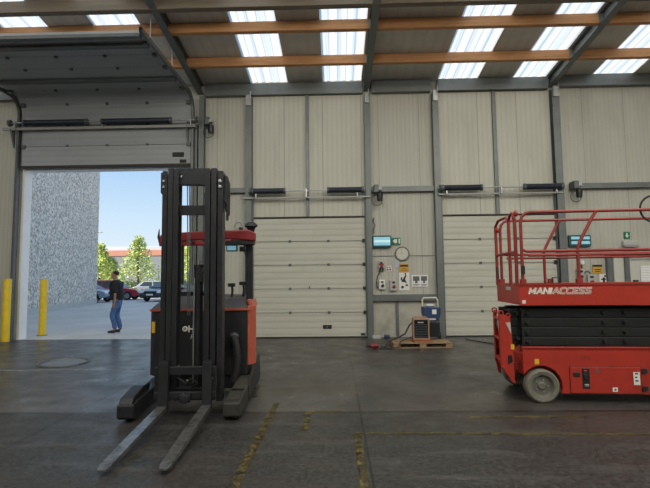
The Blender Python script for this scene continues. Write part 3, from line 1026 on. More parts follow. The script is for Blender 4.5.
# sloping battery hood
k = MB()
vs = [(-0.66, 0.66, 1.10), (0.62, 0.66, 1.10), (0.63, 1.30, 1.10), (-0.66, 1.30, 1.10),
      (-0.52, 0.86, 1.25), (0.50, 0.92, 1.22), (0.58, 1.25, 1.26), (-0.58, 1.28, 1.30)]
k.add(vs, [(0, 3, 2, 1), (4, 5, 6, 7), (0, 1, 5, 4), (1, 2, 6, 5), (2, 3, 7, 6), (3, 0, 4, 7)])
hood = k.build('hood', mat('dark grey hood', (0.06, 0.06, 0.065), 0.4, var=0.1, scale=4), body, bevel=0.02)
MB().prism([(-0.42, 1.235), (0.18, 1.235), (0.12, 1.38), (-0.40, 1.42)], 'y', 1.02, 1.05).build('wind_screen', mat('clear screen', (0.55, 0.65, 0.72), 0.05, trans=0.7), hood)
MB().prism([(0.61, 1.11), (0.665, 1.11), (0.64, 1.20), (0.58, 1.21)], 'y', 0.74, 1.2).build('side_cover', M_ORANGE, hood, bevel=0.006)
# front lettering: logo ring, large letters and a smaller line, partly behind the mast
FR = 0.652
MB().torus((-0.20, FR, 0.845), 0.026, 0.010, 'y', 20, 6).box(-0.226, -0.174, FR - 0.006, FR, 0.84, 0.85).build('logo', M_TEXTW, body, smooth=True)
text('lettering', 'H', M_TEXTW, body, (-0.165, FR, 0.805), (rad(90), 0, 0), 0.115, offset=0.004)
text('lettering', 'fl.', M_TEXTW, body, (0.045, FR, 0.805), (rad(90), 0, 0), 0.115, offset=0.002)
text('lettering', 'P', M_TEXTW, body, (-0.135, FR, 0.715), (rad(90), 0, 0), 0.085, shear=0.2)
text('lettering', 't', M_TEXTW, body, (0.065, FR, 0.715), (rad(90), 0, 0), 0.085, shear=0.2)
MB().box(-0.52, 0.50, 0.72, 0.76, 0.07, 0.26).build('lower_plate', M_BLACKP, body)
MB().box(-0.625, -0.585, 0.645, 0.665, 0.80, 0.94).build('reflector', M_STK, body)
# curved guard and hub between mast and battery box
k = MB()
pts = []
for t in range(9):
    a = rad(-25 + t * 14)
    pts.append((0.44 + 0.06 * math.sin(a), 0.42, 0.30 + 0.06 * t))
k.tube([(0.46, 0.42, 0.22), (0.50, 0.42, 0.36), (0.515, 0.42, 0.52), (0.49, 0.42, 0.68), (0.45, 0.42, 0.78)], 0.045, 10)
k.build('hose_loop', M_BLACK, TR, smooth=True)
MB().lathe([(0.0, -0.05), (0.035, -0.048), (0.06, -0.02), (0.06, 0.02)], (0.46, 0.5, 0.75), 'y', 16).box(0.40, 0.50, 0.49, 0.62, 0.62, 0.80).build('tilt_motor', M_MAST, TR, smooth=True)
# overhead guard and posts
k = MB()
ly = 0.78
top = [(-0.60, 2.06), (-0.52, 2.10), (0.0, 2.13), (0.60, 2.14), (0.685, 2.10)]
bot = [(-0.60, 1.93), (-0.42, 1.97), (-0.20, 2.005), (0.35, 2.02), (0.685, 1.99)]
k.prism(top + bot[::-1], 'y', ly, ly + 0.09)
k.bar((-0.56, ly + 0.05, 2.045), (-0.56, 1.70, 2.045), 0.08, 0.09).bar((0.64, ly + 0.05, 2.055), (0.53, 1.70, 2.055), 0.08, 0.09)
k.box(-0.60, 0.57, 1.63, 1.72, 2.0, 2.09)
gd = k.build('overhead_guard', M_REDG, TR, bevel=0.015)
for px in (-0.36, -0.12, 0.12, 0.36):
    MB().box(px - 0.02, px + 0.02, ly + 0.09, 1.63, 2.03, 2.07).build('guard_bar', M_MAST, gd)
MB().box(0.28, 0.66, ly + 0.02, ly + 0.10, 1.94, 2.0).build('guard_lamp', M_BLACK, gd, bevel=0.01)
MB().prism([(-0.62, 2.05), (-0.585, 1.92), (-0.60, 2.16)], 'y', ly, ly + 0.03).build('guard_tip', M_MAST, gd)
for px, py in ((0.585, 0.98), (-0.56, 1.68), (0.47, 1.68)):
    MB().prism([(px - 0.045, py - 0.03), (px + 0.045, py - 0.03), (px + 0.045, py + 0.03), (px - 0.045, py + 0.03)], 'z', 1.10, 2.03).build('guard_post', M_BLACKP, TR, bevel=0.008)
bc = MB().lathe([(0.0, 2.27), (0.05, 2.265), (0.085, 2.235), (0.09, 2.21), (0.06, 2.19), (0.04, 2.13), (0.0, 2.13)], (0.60, 1.0, 0), 'z', 20).build('beacon', M_BLACK, gd, smooth=True)
MB().torus((0.44, 0.9, 2.21), 0.05, 0.010, 'y', 22, 6).box(0.425, 0.455, 0.89, 0.91, 2.10, 2.165).build('mirror_ring', M_GALV, gd, smooth=True)
MB().box(0.44, 0.50, 0.89, 0.93, 2.12, 2.19).build('guard_lamp', M_BLACK, gd, bevel=0.01)
k = MB().box(0.27, 0.42, 0.92, 0.98, 1.86, 1.95)
sc = k.build('display_unit', M_TEAL, TR, bevel=0.008)
MB().box(0.285, 0.405, 0.915, 0.921, 1.875, 1.935).build('display_screen', mat('lit blue screen', (0.25, 0.55, 0.70), 0.3, emit=0.5), sc)
MB().tube([(0.345, 0.95, 1.95), (0.345, 0.95, 2.03)], 0.012, 6).build('display_stem', M_BLACK, sc)
MB().tube([(0.52, 1.0, 2.0), (0.50, 1.0, 1.90), (0.56, 1.0, 1.72), (0.555, 1.0, 1.40)], 0.014, 8).build('microphone_cable', M_STEELD, TR, smooth=True)
MB().box(0.44, 0.50, 0.97, 1.03, 1.86, 1.93).build('camera_head', M_STEELD, TR, bevel=0.01)
for px, py, hz in ((0.34, 0.98, 1.44), (0.49, 1.02, 1.46)):
    lv = MB().tube([(px, py, 1.24), (px + 0.01, py, 1.33), (px, py, hz - 0.05)], 0.016, 8).build('control_lever', M_BLACK, TR, smooth=True)
    MB().box(px - 0.055, px + 0.045, py - 0.03, py + 0.03, hz - 0.065, hz - 0.015).build('lever_grip', M_BLACK, lv, bevel=0.012)
# seat back seen between the mast rails
MB().prism([(-0.62, 1.26), (-0.46, 1.26), (-0.42, 1.45), (-0.43, 1.66), (-0.46, 1.78), (-0.52, 1.78), (-0.60, 1.70)], 'y', 1.25, 1.33).build('seat_back', M_BLACK, TR, bevel=0.02)
MB().box(-0.58, -0.10, 1.25, 1.60, 1.15, 1.27).build('seat', M_BLACK, TR, bevel=0.03)
st = MB().torus((-0.42, 1.08, 1.36), 0.10, 0.014, 'z', 24, 8).tube([(-0.42, 1.08, 1.2), (-0.42, 1.08, 1.36)], 0.02, 8).box(-0.51, -0.33, 1.07, 1.09, 1.355, 1.365).build('steering_wheel', M_BLACK, TR, smooth=True)
MB().lathe([(0.04, -0.06), (0.15, -0.06), (0.17, -0.03), (0.17, 0.03), (0.15, 0.06), (0.04, 0.06)], (-0.1, 1.45, 0.17), 'x', 24).build('drive_wheel', M_BLACK, TR, smooth=True)

# ------------------------------------------------------------------ scissor lift
LF = empty('scissor_lift', (2.30, -6.01, 0), rad(-4.0), 'red scissor lift with guard rails, folded black scissors and white lettering', 'scissor lift')
W = 0.88
LEN = 2.45


def tz(x):
    return 0.0
# chassis with round wheel arches on both sides
def arch(x0, x1, z0, z1, cx, r):
    """side plate outline with a round wheel opening cut in its lower edge"""
    pts = [(x0, z1), (x0, 0.36)]
    a0 = math.asin(min(1, (z0 + 0.02 - 0.19) / r)) if z0 > 0 else 0
    for t in range(13):
        a = math.pi - t * (math.pi + 0.35) / 12
        px, pz = cx + r * math.cos(a), 0.19 + r * math.sin(a)
        if pz > z0 and px > x0:
            pts.append((px, pz))
    pts += [(cx + r + 0.02, z0), (x1, z0), (x1, z1)]
    return pts


k = MB().prism(arch(-0.10, LEN, 0.105, 0.635, 0.10, 0.235), 'y', -0.02, 0.02)
k.prism(arch(-0.10, LEN, 0.105, 0.635, 0.10, 0.235), 'y', W - 0.02, W + 0.02)
k.box(0.36, LEN, 0.02, W - 0.02, 0.12, 0.55).box(-0.10, 0.36, 0.16, W - 0.16, 0.30, 0.55)
k.box(-0.10, LEN, -0.02, 0.03, 0.60, 0.64)
ch = k.build('chassis', M_RED, LF, bevel=0.004)
def panel(x0, x1, z0, z1, m, name='access_panel', d=0.012, bev=0.004, par=None):
    return MB().box(x0, x1, -0.02 - d, -0.02, z0, z1).build(name, m, par or ch, bevel=bev)


pn = panel(0.42, 1.20, 0.115, 0.415, M_RED, 'access_panel')
panel(0.415, 0.423, 0.11, 0.42, M_BLACK, 'panel_gap', 0.004, 0)
panel(1.20, 1.208, 0.11, 0.42, M_BLACK, 'panel_gap', 0.004, 0)
panel(0.42, 1.20, 0.413, 0.419, M_BLACK, 'panel_gap', 0.004, 0)
panel(0.45, 0.53, 0.30, 0.355, M_BLACK, 'latch', 0.02, 0.01, pn)
panel(0.55, 0.635, 0.165, 0.40, M_BLACKP, 'control_recess', 0.015, 0.003, pn)
panel(0.565, 0.605, 0.27, 0.335, M_BLACK, 'switch', 0.03, 0.006, pn)
panel(0.57, 0.62, 0.19, 0.22, M_GALV, 'key_switch', 0.022, 0.004, pn)
panel(0.57, 0.60, 0.36, 0.38, M_REDD, 'stop_button', 0.03, 0.006, pn)
panel(0.70, 0.735, 0.345, 0.395, M_STEELD, 'vent', 0.015, 0.003, pn)
lb = panel(1.115, 1.185, 0.215, 0.36, M_PAPER, 'warning_label', 0.014, 0, pn)
for q in range(3):
    panel(1.13, 1.165 - 0.012 * (q % 2), 0.335 - q * 0.04, 0.35 - q * 0.04, M_BLACKP, 'printed_mark', 0.016, 0, lb)
lb = panel(0.88, 0.935, 0.135, 0.185, M_PAPER, 'warning_label', 0.014, 0, pn)
panel(0.898, 0.918, 0.15, 0.17, M_BLACKP, 'printed_mark', 0.016, 0, lb)
for pz in (0.175, 0.375):
    panel(1.20, 1.265, pz - 0.025, pz + 0.025, M_BLACK, 'hinge', 0.025, 0.004, pn)
panel(0.03, 0.08, 0.38 + 0.06, 0.38 + 0.12, M_STK, 'warning_label', 0.004, 0)
panel(0.55, 0.66, 0.50, 0.545, M_REDD, 'model_plate', 0.004, 0)
# tyres
for wx, wy in ((0.10, -0.055), (0.10, W - 0.07), (2.0, -0.055), (2.0, W - 0.07)):
    k = MB().lathe([(0.13, 0.0), (0.17, -0.01), (0.188, 0.005), (0.192, 0.03), (0.192, 0.09), (0.188, 0.115), (0.17, 0.125), (0.13, 0.125), (0.13, 0.0)], (wx, wy, 0.192), 'y', 36, False)
    wh = k.build('wheel', M_TYRE, LF, smooth=True)
    rim = MB().lathe([(0.0, 0.03), (0.03, 0.02), (0.045, 0.03), (0.05, 0.045), (0.11, 0.05), (0.13, 0.01), (0.138, 0.01), (0.138, 0.11), (0.0, 0.11)], (wx, wy, 0.192), 'y', 30).build('rim', M_RIM, wh, smooth=True)
    for q in range(5):
        a = q * 2 * math.pi / 5
        MB().lathe([(0.0, 0.03), (0.008, 0.032), (0.008, 0.05)], (wx + 0.07 * math.cos(a), wy, 0.192 + 0.07 * math.sin(a)), 'y', 8).build('wheel_nut', M_GALV, wh)
# folded scissor arms: four beams a side, alternately tilted, with pins
for lv in range(4):
    z = 0.685 + lv * 0.113
    for sy, y0 in ((0, 0.10), (1, 0.20), (0, W - 0.16), (1, W - 0.26)):
        tlt = (0.006 if sy else -0.006)
        x0 = -0.06 if sy == 0 else -0.17
        k = MB().prism([(x0, z - 0.052 - tlt), (LEN - 0.05, z - 0.052 + tlt), (LEN - 0.05, z + 0.055 + tlt), (x0, z + 0.055 - tlt)], 'y', y0, y0 + 0.055)
        ar = k.build('scissor_arm', M_SCIS, LF, bevel=0.006)
        if y0 < 0.15:
            for px in (0.0, 0.88, 1.12, 2.2):
                MB().lathe([(0.0, -0.035), (0.016, -0.033), (0.026, -0.012), (0.026, 0.0)], (px, y0, z + (0.0 if px < 0.5 else 0.008)), 'y', 14).build('pivot_pin', M_BLACKP, ar, smooth=True)
for pz in (0.72, 1.03):
    MB().tube([(-0.1, 0.12, pz), (-0.1, W - 0.12, pz)], 0.022, 10).build('cross_tube', M_SCIS, LF, smooth=True)
# platform
k = MB().box(-0.09, LEN, 0.0, W, 1.135, 1.165)
pf = k.build('platform_deck', M_SCIS, LF)
k = MB().box(-0.10, LEN, -0.015, 0.012, 1.125, 1.385)
tb = k.build('toe_board', M_RED, LF, bevel=0.005)
k = MB().box(-0.115, -0.09, -0.015, W + 0.015, 1.135, 1.39).box(-0.10, LEN, W - 0.012, W + 0.015, 1.135, 1.385)
tbe = k.build('toe_board', M_RED, LF, bevel=0.005)
MB().box(-0.10, LEN, -0.026, -0.015, 1.365, 1.39).build('toe_lip', M_REDD, tb)
GLYPH = {'M': [[(0, 0), (0, 1)], [(0, 1), (.5, .25)], [(.5, .25), (1, 1)], [(1, 1), (1, 0)]], 'A': [[(0, 0), (.5, 1)], [(.5, 1), (1, 0)], [(.22, .33), (.78, .33)]], 'N': [[(0, 0), (0, 1)], [(0, 1), (.9, 0)], [(.9, 0), (.9, 1)]],
         'I': [[(0, 0), (0, 1)]], 'C': [[(.85, 1), (.2, 1)], [(.2, 1), (0, .8)], [(0, .8), (0, .2)], [(0, .2), (.2, 0)], [(.2, 0), (.85, 0)]], 'E': [[(.8, 1), (0, 1)], [(0, 1), (0, 0)], [(0, 0), (.8, 0)], [(0, .5), (.7, .5)]],
         'S': [[(.85, 1), (.15, 1)], [(.15, 1), (0, .75)], [(0, .75), (.12, .53)], [(.12, .53), (.75, .47)], [(.75, .47), (.85, .25)], [(.85, .25), (.7, 0)], [(.7, 0), (0, 0)]]}
ADV = {'M': 1.42, 'A': 1.30, 'N': 1.28, 'I': 0.42, 'C': 1.22, 'E': 1.14, 'S': 1.20}


def painted_word(word, x, y, z, h, sx, stroke, m, name, depth):
    """slanted block letters painted on a plate facing local -y"""
    k = MB()
    for ch_ in word:
        for a, b in GLYPH[ch_]:
            P_ = [Vector((x + (u * sx + v * 0.28) * h, y, z + v * h)) for u, v in (a, b)]
            d = (P_[1] - P_[0]).normalized() * stroke * 0.35
            k.bar(P_[0] - d, P_[1] + d, depth, stroke)
        x += ADV[ch_] * sx * h
    k.build(name, m, tb)
    return x


HL = 0.062
x_ = painted_word('MANI', 0.005, -0.0165, 1.268, HL, 0.98, 0.021, M_TEXTW, 'lettering', 0.003)
painted_word('ACCESS', x_ + 0.004, -0.0165, 1.268, HL, 0.98, 0.020, M_TEXTW, 'lettering', 0.003)
painted_word('ACCESS', x_ + 0.004, -0.0175, 1.268, HL, 0.98, 0.0050, M_RED, 'lettering', 0.004)
MB().box(-0.119, -0.115, 0.28, 0.48, 1.30, 1.345).build('name_plate', M_GREYP, tbe)
MB().box(-0.08, -0.04, -0.020, -0.015, 1.15, 1.19).build('warning_label', M_PAPER, tb)
MB().tube([(0.36, 0.2, 1.39), (0.36, 0.2, 1.455), (0.45, 0.2, 1.455), (0.45, 0.2, 1.39)], 0.009, 6).box(0.34, 0.47, 0.17, 0.23, 1.16, 1.39).build('deck_box', M_BLACKP, LF)
# guard rails: near and far long sides, end posts, entry gate
R_ = 0.019
M_RAIL = mat('worn rail red', (0.29, 0.032, 0.024), 0.45, var=0.12, scale=9, dirt=(0.10, 0.02, 0.015), dirt_amt=0.5)


def rail(pts, r=R_, name='guard_rail'):
    return MB().tube(pts, r, 10).build(name, M_RAIL, LF, smooth=True)


for y in (0.0, W - 0.03):
    rail([(-0.055, y, 1.37), (-0.055, y, 2.12), (-0.04, y, 2.19), (0.005, y, 2.238), (0.06, y, 2.25), (LEN, y, 2.245)])
    rail([(-0.055, y, 1.80), (0.0, y, 1.775), (LEN, y, 1.775)])
    rail([(0.02, y, 1.725), (LEN, y, 1.725)], 0.016)
    gx = 0.0 if y < 0.3 else -0.07
    rail([(0.59 + gx, y, 1.37), (0.59 + gx, y, 1.80), (0.62 + gx, y, 1.88), (0.78 + gx, y, 2.18), (0.82 + gx, y, 2.238)])
    rail([(2.15, y, 1.37), (2.15, y, 2.24)])
    MB().box(-0.085, -0.025, y - 0.03, y + 0.03, 1.385, 1.44).build('post_socket', M_REDD, LF)
    MB().box(0.56, 0.62, y - 0.03, y + 0.03, 1.385, 1.44).build('post_socket', M_REDD, LF)
for y, xo in ((0.06, -0.105), (0.30, -0.105), (W - 0.03, -0.115)):
    rail([(xo, y, 1.36), (xo, y, 2.18)], 0.021, 'gate_post')
rail([(-0.105, 0.06, 2.17), (-0.105, 0.09, 2.235), (-0.105, 0.15, 2.26), (-0.105, 0.24, 2.24), (-0.105, 0.30, 2.18)], 0.018, 'gate_loop')
rail([(-0.105, 0.31, 2.18), (-0.105, 0.40, 2.24), (-0.11, W - 0.15, 2.24), (-0.115, W - 0.03, 2.17)], 0.018, 'gate_loop')
rail([(-0.105, 0.06, 1.77), (-0.11, W - 0.03, 1.77)], 0.018, 'gate_bar')
for y, z in ((0.02, 2.24), (0.10, 2.20), (W - 0.05, 2.12)):
    MB().ball((-0.10, y, z), 0.028, 0.028, 0.04, 10, 7).build('rail_joint', M_REDD, LF, smooth=True)
MB().box(-0.13, -0.10, W - 0.05, W - 0.01, 1.45, 1.60).build('gate_latch', M_BLACK, LF)
MB().box(-0.075, -0.035, -0.03, 0.0, 1.50, 1.60).build('gate_latch', M_BLACK, LF)
# entry ladder at the short end: two cut-out cheek plates and rungs
for y in (0.06, 0.62):
    k = MB()
    ox = 0.075 if y > 0.2 else 0.0
    k.prism([(-0.325 + ox, 1.02), (-0.205, 0.99), (-0.185, 0.60), (-0.175, 0.19), (-0.215, 0.22), (-0.325 + ox, 0.40)], 'y', y, y + 0.012)
    cp = k.build('ladder_cheek', M_RED, LF, bevel=0.003)
    MB().prism([(-0.26, 0.92), (-0.205, 0.92), (-0.20, 0.78)], 'y', y - 0.003, y + 0.0145).build('cheek_hole', M_GREYP, cp)
    MB().prism([(-0.25, 0.53), (-0.20, 0.53), (-0.195, 0.45), (-0.25, 0.42)], 'y', y - 0.003, y + 0.0145).build('cheek_hole', M_SCIS, cp)
    MB().torus((-0.31 + ox, y + 0.006, 1.03), 0.03, 0.009, 'y', 16, 6).build('lashing_ring', M_RED, cp, smooth=True)
    MB().torus((-0.225, y + 0.006, 1.005), 0.022, 0.008, 'y', 16, 6).build('lashing_ring', M_RED, cp, smooth=True)
    if y < 0.2:
        MB().box(-0.21, -0.17, y - 0.004, y, 0.60, 0.66).build('warning_label', M_STK, cp)
for z, x in ((0.44, -0.32), (0.70, -0.322), (0.95, -0.325)):
    MB().bar((x + 0.02, 0.06, z), (x + 0.09, 0.63, z), 0.05, 0.024).build('ladder_rung', M_RED, LF, bevel=0.003)
MB().box(-0.33, -0.32, 0.06, 0.12, 0.40, 1.02).build('ladder_edge', M_RED, LF)
MB().box(-0.255, -0.245, 0.57, 0.63, 0.40, 1.02).build('ladder_edge', M_RED, LF)
MB().prism([(-0.19, 0.55), (-0.08, 0.64), (-0.08, 0.42), (-0.16, 0.25)], 'y', 0.14, 0.17).build('chassis_bracket', M_REDD, LF, bevel=0.004)
MB().box(-0.22, -0.10, 0.12, W - 0.12, 0.34, 0.44).build('chassis_bracket', M_REDD, LF, bevel=0.01)
# black supply hose looped over the top rail
MB().torus((1.50, 0.03, 2.26), 0.16, 0.012, 'y', 28, 6).build('supply_hose', M_BLACK, LF, smooth=True)

# ------------------------------------------------------------------ things on the wall between the doors
def wall_thing(name, x, z, label, cat, group=None, y=-0.012):
    return empty(name, (x, y, z), 0, label, cat, group)


r_ = wall_thing('emergency_lamp', 1.17, 2.395, 'lit pale blue emergency lamp above the wall clock', 'lamp', 'blue emergency lamps')
MB().box(-0.24, 0.24, -0.10, 0.0, -0.15, 0.155).build('housing', M_TEAL, r_, bevel=0.02)
MB().box(-0.21, 0.21, -0.115, -0.10, -0.10, 0.115).build('lens', M_CYANL, r_, bevel=0.02)
MB().box(-0.20, 0.20, -0.122, -0.115, -0.02, 0.03).build('tube', mat('lit white tube', (0.62, 0.85, 0.95), 0.4, emit=0.4), r_)
r_ = wall_thing('exit_sign', 1.54, 2.405, 'small green and white sign attached beside the emergency lamp', 'sign')
MB().box(-0.11, 0.11, -0.03, 0.0, -0.085, 0.085).build('plate', M_GREEN, r_)
MB().box(0.06, 0.095, -0.033, -0.03, -0.06, 0.06).box(-0.03, 0.02, -0.033, -0.03, -0.05, 0.05).prism([(-0.03, -0.06), (-0.03, 0.06), (-0.09, 0.0)], 'y', -0.033, -0.03).build('symbol', M_PAPER, r_)
r_ = wall_thing('wall_clock', 1.685, 2.085, 'round white wall clock between the two closed doors', 'clock')
MB().lathe([(0.0, -0.03), (0.16, -0.03), (0.165, 0.0)], (0, 0, 0), 'y', 36).build('clock_face', mat('aged clock face', (0.60, 0.59, 0.53), 0.35), r_, smooth=True)
MB().torus((0, -0.03, 0), 0.168, 0.016, 'y', 36, 8).build('rim', mat('dark clock rim', (0.16, 0.15, 0.12), 0.4), r_, smooth=True)
k = MB()
for q in range(12):
    a = q * math.pi / 6
    k.bar((0.12 * math.sin(a), -0.033, 0.12 * math.cos(a)), (0.14 * math.sin(a), -0.033, 0.14 * math.cos(a)), 0.012, 0.004)
k.build('hour_mark', M_BLACKP, r_)
MB().bar((0, -0.035, 0), (-0.02, -0.035, 0.12), 0.012, 0.004).build('minute_hand', M_BLACKP, r_)
MB().bar((0, -0.037, 0), (-0.085, -0.037, 0.0), 0.014, 0.004).build('hour_hand', M_BLACKP, r_)


def socket_box(x, z, w_, h_, label, red=True):
    r_ = wall_thing('socket_box', x, z, label, 'socket box', 'socket boxes beside the clock')
    MB().box(-w_ / 2, w_ / 2, -0.08, 0.0, -h_ / 2, h_ / 2).build('case', M_PAPER if not red else M_GREYP, r_, bevel=0.008)
    MB().lathe([(0.0, -0.125), (0.035, -0.12), (0.04, -0.08)], (0.01, 0, -h_ * 0.12), 'y', 16).build('socket', M_REDG if red else M_BLACK, r_, smooth=True)
    MB().box(-0.03, 0.03, -0.095, -0.08, h_ * 0.18, h_ * 0.36).build('switch', M_BLACK, r_)
    return r_


r_ = socket_box(1.145, 1.79, 0.14, 0.25, 'tall grey socket box with red fittings under the emergency lamp')
MB().box(-0.055, -0.005, -0.10, -0.08, -0.11, -0.05).box(0.015, 0.06, -0.10, -0.08, -0.115, -0.06).build('plug', M_BLACK, r_)
MB().box(-0.06, 0.06, -0.09, -0.08, 0.0, 0.05).build('socket_cover', M_REDG, r_)
socket_box(1.16, 1.31, 0.15, 0.24, 'pale socket box above the lower wall rail, next to the column', False)
socket_box(1.445, 1.29, 0.17, 0.27, 'pale socket box beside the white poster, above the wall rail', True)
tag(MB().tube([(1.11, -0.05, 1.650), (1.05, -0.05, 1.52), (1.02, -0.05, 1.36), (1.03, -0.05, 1.24), (1.068, -0.05, 1.24)], 0.011, 8).build('power_cable', M_BLACK, smooth=True, loc=(1.05, -0.06, 1.4)), 'black cable looping between the socket boxes near the clock', 'cable')
r_ = wall_thing('warning_notice', 1.34, 1.715, 'small white notice with red print beside the tall socket box', 'notice')
MB().box(-0.07, 0.07, -0.006, 0.0, -0.065, 0.065).build('sheet', M_PAPER, r_)
for q, (a, b) in enumerate(((-0.055, -0.01), (0.01, 0.055))):
    MB().box(a, b, -0.008, -0.006, -0.05, -0.005).build('red_print', M_REDG, r_)
    MB().box(a, b - 0.01, -0.008, -0.006, 0.012, 0.05).build('red_print', M_REDG, r_)
tag(MB().box(1.49, 1.60, -0.018, -0.012, 1.74, 1.93).build('paper_note', mat('pale blue paper', (0.50, 0.50, 0.58), 0.7), loc=(1.545, -0.012, 1.83)), 'pale blue note under the wall clock', 'note')
r_ = wall_thing('safety_poster', 1.725, 1.49, 'tall poster with yellow head and black and white figures', 'poster')
MB().box(-0.13, 0.13, -0.006, 0.0, -0.33, 0.12).build('sheet', M_PAPER, r_)
MB().box(-0.115, 0.115, -0.012, 0.0, 0.12, 0.33).build('yellow_panel', mat('poster yellow', (0.60, 0.34, 0.03), 0.6), r_)
MB().box(-0.10, 0.10, -0.014, -0.012, 0.265, 0.315).build('black_print', M_BLACKP, r_)
k = MB().box(-0.08, 0.08, -0.014, -0.012, 0.16, 0.18).box(-0.06, 0.06, -0.014, -0.012, 0.2, 0.22)
k.build('yellow_print', mat('brown print', (0.28, 0.13, 0.02), 0.6), r_)
k = MB().prism([(-0.08, -0.12), (-0.02, -0.02), (0.03, 0.06), (0.06, 0.05), (0.02, -0.06), (0.07, -0.16), (0.0, -0.12)], 'y', -0.008, -0.006)
k.box(-0.09, -0.05, -0.008, -0.006, -0.08, 0.0).box(0.03, 0.09, -0.008, -0.006, -0.22, -0.18)
k.build('black_figure', M_BLACKP, r_)
MB().lathe([(0.0, -0.008), (0.035, -0.008), (0.035, -0.006)], (-0.05, 0, -0.25), 'y', 16).build('black_figure', M_BLACKP, r_)
MB().lathe([(0.0, -0.008), (0.022, -0.008), (0.022, -0.006)], (0.03, 0, 0.085), 'y', 14).build('black_figure', M_BLACKP, r_)
r_ = wall_thing('picture_notice', 2.115, 1.395, 'white notice with two dark pictures, next to the tall poster', 'notice')
MB().box(-0.205, 0.205, -0.006, 0.0, -0.15, 0.15).build('sheet', M_PAPER, r_)
for a, b in ((-0.17, -0.01), (0.03, 0.18)):
    MB().box(a, b, -0.008, -0.006, 0.0, 0.115).box(a + 0.05, b - 0.05, -0.008, -0.006, -0.06, 0.0).build('picture', M_STEELD, r_)
    MB().box(a, b, -0.008, -0.006, -0.10, -0.085).box(a, b - 0.03, -0.008, -0.006, -0.13, -0.118).build('printed_line', M_STEELD, r_)

# things on the wall behind the lift
r_ = wall_thing('emergency_lamp', 6.12, 2.355, 'lit blue emergency lamp seen through the guard rails of the lift', 'lamp', 'blue emergency lamps')
MB().box(-0.27, 0.27, -0.10, 0.0, -0.145, 0.145).build('housing', M_TEAL, r_, bevel=0.02)
for a, b in ((-0.23, -0.02), (0.02, 0.23)):
    for z0, z1 in ((-0.09, -0.015), (0.03, 0.10)):
        MB().box(a, b, -0.115, -0.10, z0, z1).build('lens', M_CYANL, r_, bevel=0.01)
r_ = wall_thing('first_aid_sign', 7.33, 2.48, 'square green sign with white arrow above the personnel door', 'sign')
MB().box(-0.075, 0.075, -0.01, 0.0, -0.09, 0.09).build('plate', M_GREEN, r_)
MB().prism([(-0.045, 0.0), (0.045, 0.0), (0.0, -0.06)], 'y', -0.013, -0.01).box(-0.016, 0.016, -0.013, -0.01, 0.0, 0.06).build('symbol', M_PAPER, r_)
r_ = wall_thing('emergency_light', 7.37, 2.255, 'flat white emergency light below the square green sign', 'lamp')
MB().box(-0.19, 0.19, -0.10, 0.0, -0.04, 0.085).build('housing', M_GREYP, r_, bevel=0.02)
MB().box(-0.175, 0.175, -0.11, -0.02, -0.085, -0.04).build('lens', mat('lamp lens', (0.30, 0.30, 0.28), 0.3), r_, bevel=0.01)
r_ = wall_thing('warning_sign', 6.55, 1.64, 'yellow warning sign on the wall behind the lift platform', 'sign')
MB().box(-0.12, 0.12, -0.01, 0.0, -0.11, 0.11).build('plate', mat('poster yellow', (0.60, 0.34, 0.03), 0.6), r_)
MB().box(-0.12, 0.12, -0.013, -0.01, 0.06, 0.11).box(-0.06, 0.06, -0.013, -0.01, -0.07, -0.05).box(-0.08, 0.08, -0.013, -0.01, -0.02, 0.0).build('black_print', M_BLACKP, r_)
r_ = wall_thing('paper_notice', 6.69, 1.40, 'white notice with red and black print below the yellow sign', 'notice')
MB().box(-0.10, 0.10, -0.006, 0.0, -0.12, 0.12).build('sheet', M_PAPER, r_)
MB().box(-0.02, 0.03, -0.009, -0.006, -0.10, 0.03).box(-0.06, 0.06, -0.009, -0.006, -0.03, 0.0).build('black_print', M_BLACKP, r_)
MB().box(0.02, 0.08, -0.009, -0.006, 0.04, 0.09).build('red_print', M_REDG, r_)
for x, z, lab in ((6.10, 1.50, 'pale socket box behind the lift guard rail, beside the column'), (6.36, 1.36, 'pale socket box below the yellow sign behind the lift')):
    r_ = wall_thing('socket_box', x, z, lab, 'socket box', 'socket boxes behind the lift')
    MB().box(-0.09, 0.09, -0.08, 0.0, -0.15, 0.15).build('case', M_GREYP, r_, bevel=0.008)
    MB().lathe([(0.0, -0.13), (0.04, -0.125), (0.045, -0.08)], (0.0, 0, -0.04), 'y', 16).build('socket', M_REDG, r_, smooth=True)
    MB().box(-0.04, 0.04, -0.095, -0.08, 0.06, 0.11).build('switch', M_BLACK, r_)
r_ = wall_thing('pipe_valve', 6.14, 1.78, 'small pipe valve on the wall behind the lift', 'valve')
MB().lathe([(0.0, -0.12), (0.05, -0.115), (0.055, -0.06), (0.03, -0.02), (0.03, 0.0)], (0, 0, 0.03), 'y', 16).build('cap', M_PAPER, r_, smooth=True)
MB().tube([(0.0, -0.05, 0.0), (0.0, -0.05, -0.10), (0.02, -0.04, -0.11)], 0.02, 8).build('pipe', M_REDG, r_, smooth=True)
tag(MB().tube([(6.205, -0.05, 1.50), (6.23, -0.05, 1.58), (6.29, -0.05, 1.60), (6.34, -0.05, 1.56), (6.35, -0.05, 1.525)], 0.011, 8).build('power_cable', M_BLACK, smooth=True, loc=(6.1, -0.05, 1.6)), 'black cable hanging between socket boxes behind the lift', 'cable')
r_ = empty('schedule_sheet', (7.80, -0.068, 1.42), 0, 'white ruled sheet pinned to the pale personnel door', 'paper')
MB().box(-0.22, 0.28, -0.006, 0.0, -0.30, 0.29).build('sheet', mat('bright paper', (0.85, 0.85, 0.86), 0.6), r_)
k = MB()
for q in range(9):
    k.box(-0.20, 0.26, -0.008, -0.006, -0.26 + q * 0.062, -0.252 + q * 0.062)
k.build('ruled_line', M_GREYP, r_)

